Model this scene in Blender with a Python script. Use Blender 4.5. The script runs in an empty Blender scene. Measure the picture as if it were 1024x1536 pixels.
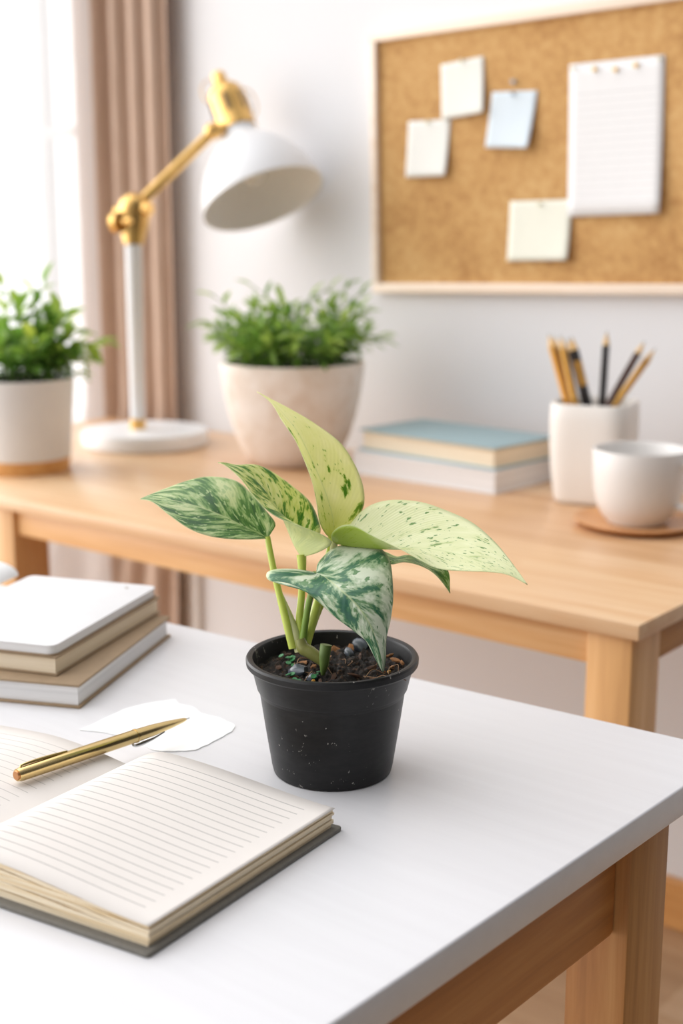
import bpy, bmesh, random
from math import sin, cos, pi, radians, sqrt, atan, atan2, exp
from mathutils import Vector, Matrix, noise

S = bpy.context.scene
C = S.collection
V = Vector

# ------------------------------------------------------------------ camera
F = 2000.0                                   # focal length in pixels of the 1024 x 1536 frame
PITCH, HEAD = atan(428 / F), radians(38.9)
EYE = V((0, 0, 1.14))
FW = V((-sin(HEAD) * cos(PITCH), cos(HEAD) * cos(PITCH), -sin(PITCH)))
RT = V((cos(HEAD), sin(HEAD), 0))
UP = RT.cross(FW)
cam = bpy.data.cameras.new('camera')
co = bpy.data.objects.new('camera', cam)
C.objects.link(co)
co.location = EYE
co.rotation_euler = (pi / 2 - PITCH, 0, HEAD)
cam.sensor_fit = 'VERTICAL'
cam.sensor_height = 36
cam.lens = F / 1536 * 36
cam.clip_start = 0.02
cam.dof.use_dof = True
cam.dof.focus_distance = 0.93
cam.dof.aperture_fstop = 4.6
S.camera = co


def ray(x, y):
    return FW + RT * ((x - 512) / F) - UP * ((y - 768) / F)


def on_z(x, y, z):                           # a pixel's point on the level z
    d = ray(x, y)
    return EYE + d * ((z - EYE.z) / d.z)


def on_y(x, y, Y):                           # a pixel's point on a plane parallel to the back wall
    d = ray(x, y)
    return EYE + d * (Y / d.y)


def at(x, y, depth):
    return EYE + ray(x, y) * depth


# ------------------------------------------------------------------ objects
def thing(name, label, cat, loc=(0, 0, 0), group=None):
    o = bpy.data.objects.new(name, None)
    C.objects.link(o)
    o.location = loc
    o.empty_display_size = 0.02
    return tag(o, label, cat, group)


def tag(o, label, cat, group=None):
    o['label'] = label
    o['category'] = cat
    if group:
        o['group'] = group
    return o


def wloc(o):
    p = V(o.location)
    while o.parent:
        o = o.parent
        p += o.location
    return p


def obj(name, bm, m, parent=None, smooth=True, loc=None, angle=40):
    """link bm (world coordinates) as ONE mesh object"""
    bmesh.ops.recalc_face_normals(bm, faces=bm.faces)
    base = V(loc) if loc is not None else V((0, 0, 0))
    off = base if parent is None else wloc(parent)
    if parent is not None:
        base = V((0, 0, 0))
    bmesh.ops.translate(bm, verts=bm.verts, vec=-off)
    me = bpy.data.meshes.new(name)
    if smooth:
        ca = cos(radians(angle))
        for f in bm.faces:
            f.smooth = True
        for e in bm.edges:
            if len(e.link_faces) == 2 and e.link_faces[0].normal.dot(e.link_faces[1].normal) < ca:
                e.smooth = False
    bm.to_mesh(me)
    bm.free()
    for mm in (m if isinstance(m, (list, tuple)) else [m]):
        me.materials.append(mm)
    o = bpy.data.objects.new(name, me)
    C.objects.link(o)
    o.location = base
    if parent is not None:
        o.parent = parent
    return o


def struct(name, bm, m, smooth=False, parent=None):
    o = obj(name, bm, m, parent, smooth)
    if parent is None:
        o['kind'] = 'structure'
    return o


def bm_new():
    bm = bmesh.new()
    bm.loops.layers.uv.new('UVMap')
    return bm


def box(bm, lo, hi, rot=0.0, pivot=None, bev=0.0, seg=2, mi=0):
    lo, hi = V(lo), V(hi)
    tmp = bmesh.new()
    bmesh.ops.create_cube(tmp, size=1)
    s = hi - lo
    for v in tmp.verts:
        v.co = V((v.co.x * s.x, v.co.y * s.y, v.co.z * s.z)) + (lo + hi) / 2
    if bev:
        bmesh.ops.bevel(tmp, geom=tmp.edges[:], offset=bev, segments=seg, profile=0.5, affect='EDGES')
    if rot:
        bmesh.ops.rotate(tmp, verts=tmp.verts, cent=pivot if pivot is not None else (lo + hi) / 2, matrix=Matrix.Rotation(rot, 3, 'Z'))
    merge(bm, tmp, mi)
    return bm


def merge(bm, tmp, mi=0):
    tmp.verts.index_update()
    vs = [bm.verts.new(v.co) for v in tmp.verts]
    out = []
    for f in tmp.faces:
        nf = bm.faces.new([vs[v.index] for v in f.verts])
        nf.material_index = mi
        out.append(nf)
    tmp.free()
    return out


def prism(bm, pts, z0, z1, bev=0.0, seg=2):
    tmp = bmesh.new()
    lo = [tmp.verts.new((p[0], p[1], z0)) for p in pts]
    hi = [tmp.verts.new((p[0], p[1], z1)) for p in pts]
    n = len(pts)
    tmp.faces.new(lo[::-1])
    tmp.faces.new(hi)
    for i in range(n):
        tmp.faces.new((lo[i], lo[(i + 1) % n], hi[(i + 1) % n], hi[i]))
    if bev:
        bmesh.ops.recalc_face_normals(tmp, faces=tmp.faces)
        es = [e for e in tmp.edges if abs(e.verts[0].co.z - e.verts[1].co.z) < 1e-6] if n > 8 else tmp.edges[:]
        bmesh.ops.bevel(tmp, geom=es, offset=bev, segments=seg, profile=0.5, affect='EDGES')
    merge(bm, tmp)
    return bm


def lathe(bm, prof, seg=64, origin=(0, 0, 0), axis=None, sq=None, rot=0.0):
    """revolve (r, z) rows; sq = superellipse exponent"""
    o = V(origin)
    q = V((0, 0, 1)).rotation_difference(V(axis)) if axis is not None else None
    rows = []
    for r, z in prof:
        if r < 1e-7:
            p = V((0, 0, z))
            if q: p = q @ p
            rows.append([bm.verts.new(o + p)])
            continue
        row = []
        for i in range(seg):
            a = 2 * pi * i / seg
            k = 1.0
            if sq:
                k = (abs(cos(a)) ** sq + abs(sin(a)) ** sq) ** (-1 / sq)
            p = V((r * k * cos(a + rot), r * k * sin(a + rot), z))
            if q: p = q @ p
            row.append(bm.verts.new(o + p))
        rows.append(row)
    for a, b in zip(rows, rows[1:]):
        for i in range(seg):
            j = (i + 1) % seg
            if len(a) == 1 and len(b) == 1: break
            if len(a) == 1: bm.faces.new((a[0], b[i], b[j]))
            elif len(b) == 1: bm.faces.new((a[i], a[j], b[0]))
            else: bm.faces.new((a[i], a[j], b[j], b[i]))
    return bm


def spline(pts, n):
    """Catmull-Rom through pts, n samples spaced evenly along it"""
    P = [V(p) for p in pts]
    if len(P) == 2:
        P = [P[0], (P[0] + P[1]) / 2, P[1]]
    Q = [P[0] * 2 - P[1]] + P + [P[-1] * 2 - P[-2]]
    d = []
    for i in range(1, len(Q) - 2):
        p0, p1, p2, p3 = Q[i - 1:i + 3]
        for k in range(16):
            t = k / 16
            d.append(0.5 * ((2 * p1) + (p2 - p0) * t + (2 * p0 - 5 * p1 + 4 * p2 - p3) * t * t + (3 * p1 - p0 - 3 * p2 + p3) * t ** 3))
    d.append(P[-1])
    L = [0]
    for a, b in zip(d, d[1:]):
        L.append(L[-1] + (b - a).length)
    out, j = [], 0
    for i in range(n):
        s = L[-1] * i / (n - 1)
        while j < len(L) - 2 and L[j + 1] < s: j += 1
        w = (s - L[j]) / max(L[j + 1] - L[j], 1e-12)
        out.append(d[j].lerp(d[j + 1], min(max(w, 0), 1)))
    return out


def tube(bm, pts, radii, seg=12, n=None, caps=True):
    P = spline(pts, n) if n else [V(p) for p in pts]
    m = len(P)
    if not isinstance(radii, (list, tuple)): radii = [radii, radii]
    rows, ref = [], None
    for i, p in enumerate(P):
        t = (P[min(i + 1, m - 1)] - P[max(i - 1, 0)]).normalized()
        if ref is None:
            ref = t.orthogonal().normalized()
        ref = (ref - t * ref.dot(t)).normalized()
        b = t.cross(ref)
        u = i / (m - 1) * (len(radii) - 1)
        k = min(int(u), len(radii) - 2)
        r = radii[k] + (radii[k + 1] - radii[k]) * (u - k)
        rows.append([bm.verts.new(p + (ref * cos(2 * pi * j / seg) + b * sin(2 * pi * j / seg)) * r) for j in range(seg)])
    for a, b in zip(rows, rows[1:]):
        for j in range(seg):
            bm.faces.new((a[j], a[(j + 1) % seg], b[(j + 1) % seg], b[j]))
    if caps:
        bm.faces.new(rows[0][::-1])
        bm.faces.new(rows[-1])
    return bm


def grid(bm, fn, nu, nv, flip=False):
    """surface fn(u, v) with u, v in 0..1 and those as UVs"""
    uvl = bm.loops.layers.uv.verify()
    vs = [[bm.verts.new(fn(i / nu, j / nv)) for j in range(nv + 1)] for i in range(nu + 1)]
    for i in range(nu):
        for j in range(nv):
            idx = [(i, j), (i + 1, j), (i + 1, j + 1), (i, j + 1)]
            try:
                f = bm.faces.new([vs[a][b] for a, b in idx])
            except ValueError:
                continue
            for lp, (a, b) in zip(f.loops, idx):
                lp[uvl].uv = (a / nu, b / nv)
    return vs


def solid(o, t, off=0.0):
    md = o.modifiers.new('thickness', 'SOLIDIFY')
    md.thickness = t
    md.offset = off
    return o


# ------------------------------------------------------------------ materials
def nt(name):
    m = bpy.data.materials.new(name)
    m.use_nodes = True
    t = m.node_tree
    return m, t, t.nodes['Principled BSDF']


def N(t, kind, **kw):
    n = t.nodes.new(kind)
    for k, v in kw.items():
        if k.startswith('i_'):
            key = k[2:]
            n.inputs[int(key) if key.isdigit() else key].default_value = v
        else:
            setattr(n, k, v)
    return n


def rgba(c):
    return (c[0], c[1], c[2], 1)


def hexc(h):
    out = []
    for i in (0, 2, 4):
        v = int(h[i:i + 2], 16) / 255
        out.append(v / 12.92 if v <= 0.04045 else ((v + 0.055) / 1.055) ** 2.4)
    return tuple(out)


def ramp(t, fac, stops, interp='LINEAR'):
    r = t.nodes.new('ShaderNodeValToRGB')
    r.color_ramp.interpolation = interp
    el = r.color_ramp.elements
    while len(el) < len(stops): el.new(0.5)
    for e, (p, c) in zip(el, stops):
        e.position = p
        e.color = rgba(c) if len(c) == 3 else c
    t.links.new(fac, r.inputs[0])
    return r.outputs[0]


def math(t, op, a, b=None, clamp=False):
    n = N(t, 'ShaderNodeMath', operation=op, use_clamp=clamp)
    for i, x in enumerate((a, b)):
        if x is None: continue
        if hasattr(x, 'links') or hasattr(x, 'is_linked'): t.links.new(x, n.inputs[i])
        else: n.inputs[i].default_value = x
    return n.outputs[0]


def mix(t, fac, a, b):
    n = N(t, 'ShaderNodeMix', data_type='RGBA')
    for i, x in ((0, fac), (6, a), (7, b)):
        if hasattr(x, 'is_linked'): t.links.new(x, n.inputs[i])
        else: n.inputs[i].default_value = rgba(x) if isinstance(x, tuple) else x
    return n.outputs[2]


def coords(t, scale=(1, 1, 1), src='Object'):
    c = N(t, 'ShaderNodeTexCoord')
    m = N(t, 'ShaderNodeMapping')
    m.inputs['Scale'].default_value = scale
    t.links.new(c.outputs[src], m.inputs['Vector'])
    return m.outputs[0]


def noise_tex(t, vec, scale=5.0, detail=3.0, rough=0.5, dist=0.0):
    n = N(t, 'ShaderNodeTexNoise')
    n.inputs['Scale'].default_value = scale
    n.inputs['Detail'].default_value = detail
    n.inputs['Roughness'].default_value = rough
    n.inputs['Distortion'].default_value = dist
    t.links.new(vec, n.inputs['Vector'])
    return n.outputs[0]


def bump(t, b, h, strength=0.2, dist=0.001):
    n = N(t, 'ShaderNodeBump')
    n.inputs['Strength'].default_value = strength
    n.inputs['Distance'].default_value = dist
    t.links.new(h, n.inputs['Height'])
    t.links.new(n.outputs[0], b.inputs['Normal'])


def plain(name, c, rough=0.5, metal=0.0, var=0.06, scale=30, bmp=0.0, spec=0.5):
    """one colour with a slight procedural mottle"""
    m, t, b = nt(name)
    f = noise_tex(t, coords(t), scale, 4)
    d = tuple(x * (1 - var) for x in c)
    u = tuple(min(1, x * (1 + var)) for x in c)
    t.links.new(ramp(t, f, [(0.3, d), (0.7, u)]), b.inputs['Base Color'])
    b.inputs['Roughness'].default_value = rough
    b.inputs['Metallic'].default_value = metal
    b.inputs['Specular IOR Level'].default_value = spec
    if bmp: bump(t, b, f, bmp, 0.002)
    return m


def wood(name, dark, mid, light, axis='X', rough=0.4, planks=0.0, scale=1.0):
    m, t, b = nt(name)
    k = {'X': (1.2, 26, 26), 'Y': (26, 1.2, 26), 'Z': (26, 26, 1.2)}[axis]
    k = tuple(x * scale for x in k)
    v = coords(t, k)
    f = noise_tex(t, v, 1.6, 6, 0.6, 0.6)
    fine = noise_tex(t, coords(t, tuple(x * 5 for x in k)), 1.5, 3, 0.6)
    s = math(t, 'ADD', math(t, 'MULTIPLY', f, 0.75), math(t, 'MULTIPLY', fine, 0.25))
    if planks:
        c = N(t, 'ShaderNodeTexCoord')
        br = N(t, 'ShaderNodeTexBrick')
        br.inputs['Scale'].default_value = 1
        br.inputs['Brick Width'].default_value = 0.55
        br.inputs['Row Height'].default_value = planks
        br.inputs['Mortar Size'].default_value = 0.0
        br.inputs['Color1'].default_value = (0, 0, 0, 1)
        br.inputs['Color2'].default_value = (1, 1, 1, 1)
        br.offset = 0.37
        t.links.new(c.outputs['Object'], br.inputs['Vector'])
        s = math(t, 'ADD', math(t, 'MULTIPLY', s, 0.8), math(t, 'MULTIPLY', br.outputs[0], 0.2))
    t.links.new(ramp(t, s, [(0.30, dark), (0.5, mid), (0.68, light)]), b.inputs['Base Color'])
    b.inputs['Roughness'].default_value = rough
    bump(t, b, fine, 0.06, 0.001)
    return m


WOOD_D, WOOD_M, WOOD_L = hexc('C69668'), hexc('DAB086'), hexc('E6C6A0')
M = {}
M['desk_x'] = wood('desk_wood', WOOD_D, WOOD_M, WOOD_L, 'X', 0.30, 0.09)
M['beech_x'] = wood('beech_along_x', hexc('CE9860'), hexc('E0B07A'), hexc('EAC290'), 'X', 0.45)
M['beech_y_shaded'] = wood('beech_along_y_shaded', hexc('A06C36'), hexc('B88244'), hexc('C8965A'), 'Y', 0.45)  # same beech, with the shade of the side aprons put into its darker colour
M['beech_z'] = wood('beech_along_z', hexc('C08E58'), hexc('D8A66C'), hexc('E4B882'), 'Z', 0.45)
M['oak_y'] = wood('oak_along_y', hexc('9A6430'), hexc('B87A3E'), hexc('C88E50'), 'Y', 0.5)
M['oak_z'] = wood('oak_along_z', hexc('A06E3C'), hexc('BC864C'), hexc('CC9A60'), 'Z', 0.5)
M['saucer_wood'] = wood('saucer_wood', hexc('B47A48'), hexc('CC9460'), hexc('DAA874'), 'X', 0.35, 0, 1.5)
M['floor_wood'] = wood('floor_wood', hexc('AA8A68'), hexc('BE9E7C'), hexc('CCB090'), 'X', 0.5, 0.12, 0.6)
M['trim_wood'] = wood('trim_wood', hexc('C08448'), hexc('D29A5C'), hexc('DCAA70'), 'X', 0.4)
M['frame_wood'] = wood('frame_wood', hexc('E6CDB4'), hexc('F0DCC8'), hexc('F6E6D6'), 'X', 0.5)
M['wall'] = plain('wall_paint', (0.745, 0.738, 0.748), 0.85, var=0.012, scale=3)
M['white_trim'] = plain('white_trim', (0.82, 0.81, 0.80), 0.5, var=0.01)
M['lamp_white'] = plain('lamp_white_enamel', (0.80, 0.80, 0.81), 0.35, var=0.01)
M['lamp_inside'] = plain('lamp_inner_enamel', (0.88, 0.86, 0.83), 0.5, var=0.01)
M['brass'] = plain('brushed_brass', hexc('DDB26C'), 0.30, 1.0, var=0.08, scale=60)
M['gold'] = plain('pen_gold', hexc('D6BC84'), 0.22, 1.0, var=0.03, scale=60)
M['chrome'] = plain('steel', (0.6, 0.6, 0.6), 0.2, 1.0, var=0.03)
M['dark_slot'] = plain('dark_slot', (0.10, 0.07, 0.04), 0.6)
M['copper'] = plain('copper_end', hexc('C89062'), 0.35, 0.8)
M['ceramic'] = plain('white_ceramic', (0.80, 0.775, 0.75), 0.3, var=0.015, scale=12)
M['mug'] = plain('mug_glaze', (0.76, 0.735, 0.71), 0.3, var=0.015, scale=12)
M['cup'] = plain('cream_ceramic', (0.82, 0.785, 0.74), 0.38, var=0.03, scale=14, bmp=0.05)
M['planter'] = plain('left_planter_glaze', (0.80, 0.785, 0.77), 0.45, var=0.015)
M['planter_base'] = wood('planter_base_wood', hexc('C48646'), hexc('D89C58'), hexc('E4AE6C'), 'X', 0.4)
M['blue_cloth'] = plain('blue_book_cloth', hexc('97AEB4'), 0.65, var=0.05, scale=200)
M['cream_paper'] = plain('cream_page_edge', hexc('EAD9BE'), 0.8, var=0.04, scale=120)
M['white_paper'] = plain('white_page_edge', (0.80, 0.79, 0.79), 0.8, var=0.03, scale=120)
M['white_cover'] = plain('white_book_cover', (0.78, 0.77, 0.775), 0.5, var=0.02)
M['kraft'] = plain('kraft_cover', hexc('9C8468'), 0.7, var=0.06, scale=90)
M['grey_cover'] = plain('grey_cloth_cover', hexc('6E6A62'), 0.7, var=0.10, scale=300, bmp=0.1)
M['torn_paper'] = plain('torn_paper', (0.88, 0.88, 0.88), 0.8, var=0.01)
M['black_pencil'] = plain('black_lacquer', (0.012, 0.010, 0.012), 0.3)
M['brown_pencil'] = plain('brown_lacquer', hexc('4A2A1E'), 0.35)
M['gold_pencil'] = plain('gold_lacquer', hexc('D2A050'), 0.3, 0.6)
M['pencil_wood'] = plain('sharpened_wood', hexc('E4BE84'), 0.6)
M['graphite'] = plain('graphite', (0.3, 0.28, 0.26), 0.4)
M['pin_grey'] = plain('pin_grey', hexc('9AA6B4'), 0.4)
M['pin_gold'] = plain('pin_gold', hexc('C8A058'), 0.3, 0.8)
M['pin_white'] = plain('pin_cream', hexc('DAD4B8'), 0.4)
M['bulb'] = plain('bulb_glass', (0.74, 0.70, 0.63), 0.2)
M['stem_dark'] = plain('bush_stem', hexc('5E7A34'), 0.6, var=0.2)
M['glass'] = None


def mat_white_top():
    m, t, b = nt('white_laminate')
    f = noise_tex(t, coords(t, (2, 40, 40)), 2.2, 5, 0.6, 0.4)
    t.links.new(ramp(t, f, [(0.35, (0.70, 0.69, 0.706)), (0.65, (0.722, 0.714, 0.73))]), b.inputs['Base Color'])
    b.inputs['Roughness'].default_value = 0.34
    bump(t, b, f, 0.03, 0.0005)
    return m


def mat_cork():
    m, t, b = nt('cork')
    v = coords(t)
    f = noise_tex(t, v, 70, 4, 0.7)
    g = noise_tex(t, v, 7, 3, 0.6)
    s = math(t, 'ADD', math(t, 'MULTIPLY', f, 0.6), math(t, 'MULTIPLY', g, 0.4))
    t.links.new(ramp(t, s, [(0.34, hexc('A67644')), (0.5, hexc('C4975E')), (0.66, hexc('D2AA72'))]), b.inputs['Base Color'])
    b.inputs['Roughness'].default_value = 0.9
    bump(t, b, f, 0.3, 0.001)
    return m


def mat_terracotta():
    m, t, b = nt('whitewashed_clay')
    v = coords(t)
    f = noise_tex(t, v, 16, 5, 0.65, 0.4)
    g = noise_tex(t, v, 60, 3, 0.6)
    s = math(t, 'ADD', math(t, 'MULTIPLY', f, 0.75), math(t, 'MULTIPLY', g, 0.25))
    t.links.new(ramp(t, s, [(0.32, hexc('E2CFC0')), (0.45, hexc('F0E5DB')), (0.6, hexc('F8F1EB'))]), b.inputs['Base Color'])
    b.inputs['Roughness'].default_value = 0.85
    bump(t, b, s, 0.15, 0.002)
    return m


def mat_pot():
    m, t, b = nt('black_nursery_plastic')
    v = coords(t)
    f = noise_tex(t, coords(t, (1, 1, 3)), 60, 5, 0.7)
    big = noise_tex(t, v, 14, 3, 0.6)
    sp = noise_tex(t, v, 230, 2, 0.5)
    scr = noise_tex(t, coords(t, (1, 1, 0.6)), 95, 4, 0.8, 1.2)
    dust = math(t, 'MULTIPLY', math(t, 'GREATER_THAN', scr, 0.635), math(t, 'GREATER_THAN', big, 0.54))
    specks = math(t, 'GREATER_THAN', sp, 0.735)
    base = ramp(t, f, [(0.35, (0.006, 0.006, 0.0065)), (0.7, (0.014, 0.0135, 0.014))])
    c = mix(t, math(t, 'MULTIPLY', math(t, 'MAXIMUM', dust, specks), 0.5), base, (0.55, 0.52, 0.48))
    t.links.new(c, b.inputs['Base Color'])
    b.inputs['Roughness'].default_value = 0.40
    b.inputs['Specular IOR Level'].default_value = 0.32
    bump(t, b, f, 0.08, 0.001)
    return m


def mat_soil():
    m, t, b = nt('potting_soil')
    v = coords(t)
    f = noise_tex(t, v, 240, 6, 0.8)
    t.links.new(ramp(t, f, [(0.44, (0.006, 0.004, 0.003)), (0.55, (0.022, 0.012, 0.007)), (0.66, (0.16, 0.075, 0.032))]), b.inputs['Base Color'])
    b.inputs['Roughness'].default_value = 0.8
    bump(t, b, f, 0.8, 0.003)
    return m


def mat_leaf(name, stops, seed=0.0, kp=1.6, kq=6.0, speck=0.0, speckc=(0.05, 0.14, 0.03), trans=0.3, base_tint=None, near=None):
    """variegated leaf: streaks run along the side veins (UV: u along the midrib, v across)"""
    m, t, b = nt(name)
    uv = N(t, 'ShaderNodeUVMap', uv_map='UVMap')
    sx = N(t, 'ShaderNodeSeparateXYZ')
    t.links.new(uv.outputs[0], sx.inputs[0])
    u, v = sx.outputs[0], math(t, 'MULTIPLY', math(t, 'SUBTRACT', sx.outputs[1], 0.5), 2.0)
    a = math(t, 'ABSOLUTE', v)
    side = math(t, 'MULTIPLY', math(t, 'SIGN', v), 3.1)
    p = math(t, 'ADD', math(t, 'MULTIPLY', a, 0.55), math(t, 'MULTIPLY', u, 1.0))
    q = math(t, 'SUBTRACT', math(t, 'MULTIPLY', u, 1.0), math(t, 'MULTIPLY', a, 0.42))
    cb = N(t, 'ShaderNodeCombineXYZ')
    t.links.new(math(t, 'MULTIPLY', p, kp), cb.inputs[0])
    t.links.new(math(t, 'MULTIPLY', q, kq), cb.inputs[1])
    t.links.new(math(t, 'ADD', side, seed), cb.inputs[2])
    f = noise_tex(t, cb.outputs[0], 1.7, 5, 0.62, 0.35)
    col = ramp(t, f, stops)
    if speck:
        cb2 = N(t, 'ShaderNodeCombineXYZ')
        t.links.new(math(t, 'MULTIPLY', p, kp * 5), cb2.inputs[0])
        t.links.new(math(t, 'MULTIPLY', q, kq * 3.4), cb2.inputs[1])
        t.links.new(math(t, 'ADD', side, seed + 5), cb2.inputs[2])
        f2 = noise_tex(t, cb2.outputs[0], 1.5, 2, 0.5)
        k = N(t, 'ShaderNodeMapRange')
        k.inputs[1].default_value = speck
        k.inputs[2].default_value = speck + 0.035
        t.links.new(f2, k.inputs[0])
        col = mix(t, k.outputs[0], col, speckc)
    if base_tint:                            # the blade turns yellow-green where it joins its stalk
        k = N(t, 'ShaderNodeMapRange')
        k.inputs[1].default_value = 0.26
        k.inputs[2].default_value = 0.02
        t.links.new(u, k.inputs[0])
        col = mix(t, math(t, 'MULTIPLY', k.outputs[0], 0.8), col, base_tint)
    if near:                                 # the near half of the blade has a plainer colour towards its base
        k = N(t, 'ShaderNodeMapRange')
        k.inputs[1].default_value = near[1]
        k.inputs[2].default_value = near[1] * 0.6
        t.links.new(u, k.inputs[0])
        h = N(t, 'ShaderNodeMapRange')
        h.inputs[1].default_value = 0.05
        h.inputs[2].default_value = -0.05
        t.links.new(v, h.inputs[0])
        col = mix(t, math(t, 'MULTIPLY', math(t, 'MULTIPLY', k.outputs[0], h.outputs[0]), near[2]), col, near[0])
    k = N(t, 'ShaderNodeMapRange')           # pale midrib line
    k.inputs[1].default_value = 0.030
    k.inputs[2].default_value = 0.008
    t.links.new(a, k.inputs[0])
    col = mix(t, math(t, 'MULTIPLY', k.outputs[0], 0.55), col, hexc('D2DCA4'))
    k = N(t, 'ShaderNodeMapRange')           # pale thin margin
    k.inputs[1].default_value = 0.955
    k.inputs[2].default_value = 1.0
    t.links.new(a, k.inputs[0])
    col = mix(t, math(t, 'MULTIPLY', k.outputs[0], 0.7), col, hexc('DDE4B0'))
    t.links.new(col, b.inputs['Base Color'])
    b.inputs['Roughness'].default_value = 0.36
    vn = N(t, 'ShaderNodeTexWave', wave_type='BANDS', bands_direction='Y')
    vn.inputs['Scale'].default_value = 2.2
    vn.inputs['Distortion'].default_value = 0.6
    t.links.new(cb.outputs[0], vn.inputs['Vector'])
    bump(t, b, vn.outputs['Fac'], 0.12, 0.0012)
    tr = N(t, 'ShaderNodeBsdfTranslucent')
    t.links.new(col, tr.inputs[0])
    ms = N(t, 'ShaderNodeMixShader')
    ms.inputs[0].default_value = trans
    t.links.new(b.outputs[0], ms.inputs[1])
    t.links.new(tr.outputs[0], ms.inputs[2])
    t.links.new(ms.outputs[0], t.nodes['Material Output'].inputs[0])
    return m


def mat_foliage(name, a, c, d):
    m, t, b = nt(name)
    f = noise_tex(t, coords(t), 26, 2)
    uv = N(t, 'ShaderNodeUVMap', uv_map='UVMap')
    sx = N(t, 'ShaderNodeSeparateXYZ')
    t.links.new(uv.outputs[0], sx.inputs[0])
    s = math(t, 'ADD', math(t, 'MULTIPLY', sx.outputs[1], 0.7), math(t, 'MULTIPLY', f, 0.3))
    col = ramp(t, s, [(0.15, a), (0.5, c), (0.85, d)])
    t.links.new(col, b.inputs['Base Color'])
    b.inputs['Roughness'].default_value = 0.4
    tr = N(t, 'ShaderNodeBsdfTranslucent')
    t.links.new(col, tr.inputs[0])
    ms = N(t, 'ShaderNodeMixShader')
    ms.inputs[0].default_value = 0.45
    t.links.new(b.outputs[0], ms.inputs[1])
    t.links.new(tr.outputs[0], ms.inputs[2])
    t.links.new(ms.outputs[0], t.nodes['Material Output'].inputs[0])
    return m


def mat_ruled(name, paper, ink, n, u0, u1, v0, v1, w=0.06, strength=1.0):
    """paper ruled with n lines that run along u between u0..u1, stacked along v between v0..v1"""
    m, t, b = nt(name)
    uv = N(t, 'ShaderNodeUVMap', uv_map='UVMap')
    sx = N(t, 'ShaderNodeSeparateXYZ')
    t.links.new(uv.outputs[0], sx.inputs[0])
    u, v = sx.outputs[0], sx.outputs[1]
    k = math(t, 'MULTIPLY', math(t, 'SUBTRACT', v, v0), (n - 1) / (v1 - v0))
    fr = math(t, 'ABSOLUTE', math(t, 'SUBTRACT', math(t, 'FRACT', math(t, 'ADD', k, 0.5)), 0.5))
    line = math(t, 'LESS_THAN', fr, w)
    inside = math(t, 'MULTIPLY', math(t, 'MULTIPLY', math(t, 'GREATER_THAN', u, u0), math(t, 'LESS_THAN', u, u1)),
                  math(t, 'MULTIPLY', math(t, 'GREATER_THAN', k, -0.4), math(t, 'LESS_THAN', k, n - 0.6)))
    fac = math(t, 'MULTIPLY', math(t, 'MULTIPLY', line, inside), strength)
    f = noise_tex(t, coords(t), 90, 3)
    pc = ramp(t, f, [(0.3, tuple(x * 0.98 for x in paper)), (0.7, paper)])
    t.links.new(mix(t, fac, pc, ink), b.inputs['Base Color'])
    b.inputs['Roughness'].default_value = 0.8
    b.inputs['Specular IOR Level'].default_value = 0.25
    return m


def mat_layers(name, a, c, scale):
    m, t, b = nt(name)
    f = noise_tex(t, coords(t, (3, 3, scale)), 1.0, 3, 0.7)
    t.links.new(ramp(t, f, [(0.36, a), (0.6, c)]), b.inputs['Base Color'])
    b.inputs['Roughness'].default_value = 0.85
    bump(t, b, f, 0.35, 0.001)
    return m


def mat_curtain():
    m, t, b = nt('beige_curtain_cloth')
    f = noise_tex(t, coords(t, (60, 60, 4)), 3, 4, 0.6)
    col = ramp(t, f, [(0.3, hexc('C6A994')), (0.7, hexc('D8BFAC'))])
    t.links.new(col, b.inputs['Base Color'])
    b.inputs['Roughness'].default_value = 0.9
    tr = N(t, 'ShaderNodeBsdfTranslucent')
    t.links.new(col, tr.inputs[0])
    ms = N(t, 'ShaderNodeMixShader')
    ms.inputs[0].default_value = 0.3
    t.links.new(b.outputs[0], ms.inputs[1])
    t.links.new(tr.outputs[0], ms.inputs[2])
    t.links.new(ms.outputs[0], t.nodes['Material Output'].inputs[0])
    return m


def mat_sheer():
    m, t, b = nt('white_sheer_cloth')
    f = noise_tex(t, coords(t, (80, 80, 6)), 3, 3, 0.6)
    t.links.new(ramp(t, f, [(0.3, (0.86, 0.86, 0.87)), (0.7, (0.92, 0.92, 0.93))]), b.inputs['Base Color'])
    b.inputs['Roughness'].default_value = 0.9
    tr = N(t, 'ShaderNodeBsdfTranslucent', i_0=(0.95, 0.95, 0.95, 1))
    ms = N(t, 'ShaderNodeMixShader', i_0=0.6)
    t.links.new(b.outputs[0], ms.inputs[1])
    t.links.new(tr.outputs[0], ms.inputs[2])
    tp = N(t, 'ShaderNodeBsdfTransparent')
    m2 = N(t, 'ShaderNodeMixShader', i_0=0.22)
    t.links.new(ms.outputs[0], m2.inputs[1])
    t.links.new(tp.outputs[0], m2.inputs[2])
    t.links.new(m2.outputs[0], t.nodes['Material Output'].inputs[0])
    return m


def mat_glass():
    m, t, b = nt('window_glass')
    b.inputs['Base Color'].default_value = (1, 1, 1, 1)
    b.inputs['Roughness'].default_value = 0.0
    b.inputs['Transmission Weight'].default_value = 1.0
    b.inputs['IOR'].default_value = 1.05
    return m


M['white_top'] = mat_white_top()
M['cork'] = mat_cork()
M['clay'] = mat_terracotta()
M['pot'] = mat_pot()
M['soil'] = mat_soil()
M['curtain'] = mat_curtain()
M['sheer'] = mat_sheer()
M['glass'] = mat_glass()
M['page_layers'] = mat_layers('fanned_page_edges', hexc('D9BE92'), hexc('F1E4CC'), 900)
M['book_layers'] = mat_layers('cream_page_block', hexc('E4D2B6'), hexc('F0E2CA'), 500)
M['white_layers'] = mat_layers('white_page_block', (0.70, 0.69, 0.69), (0.82, 0.81, 0.81), 600)

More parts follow.
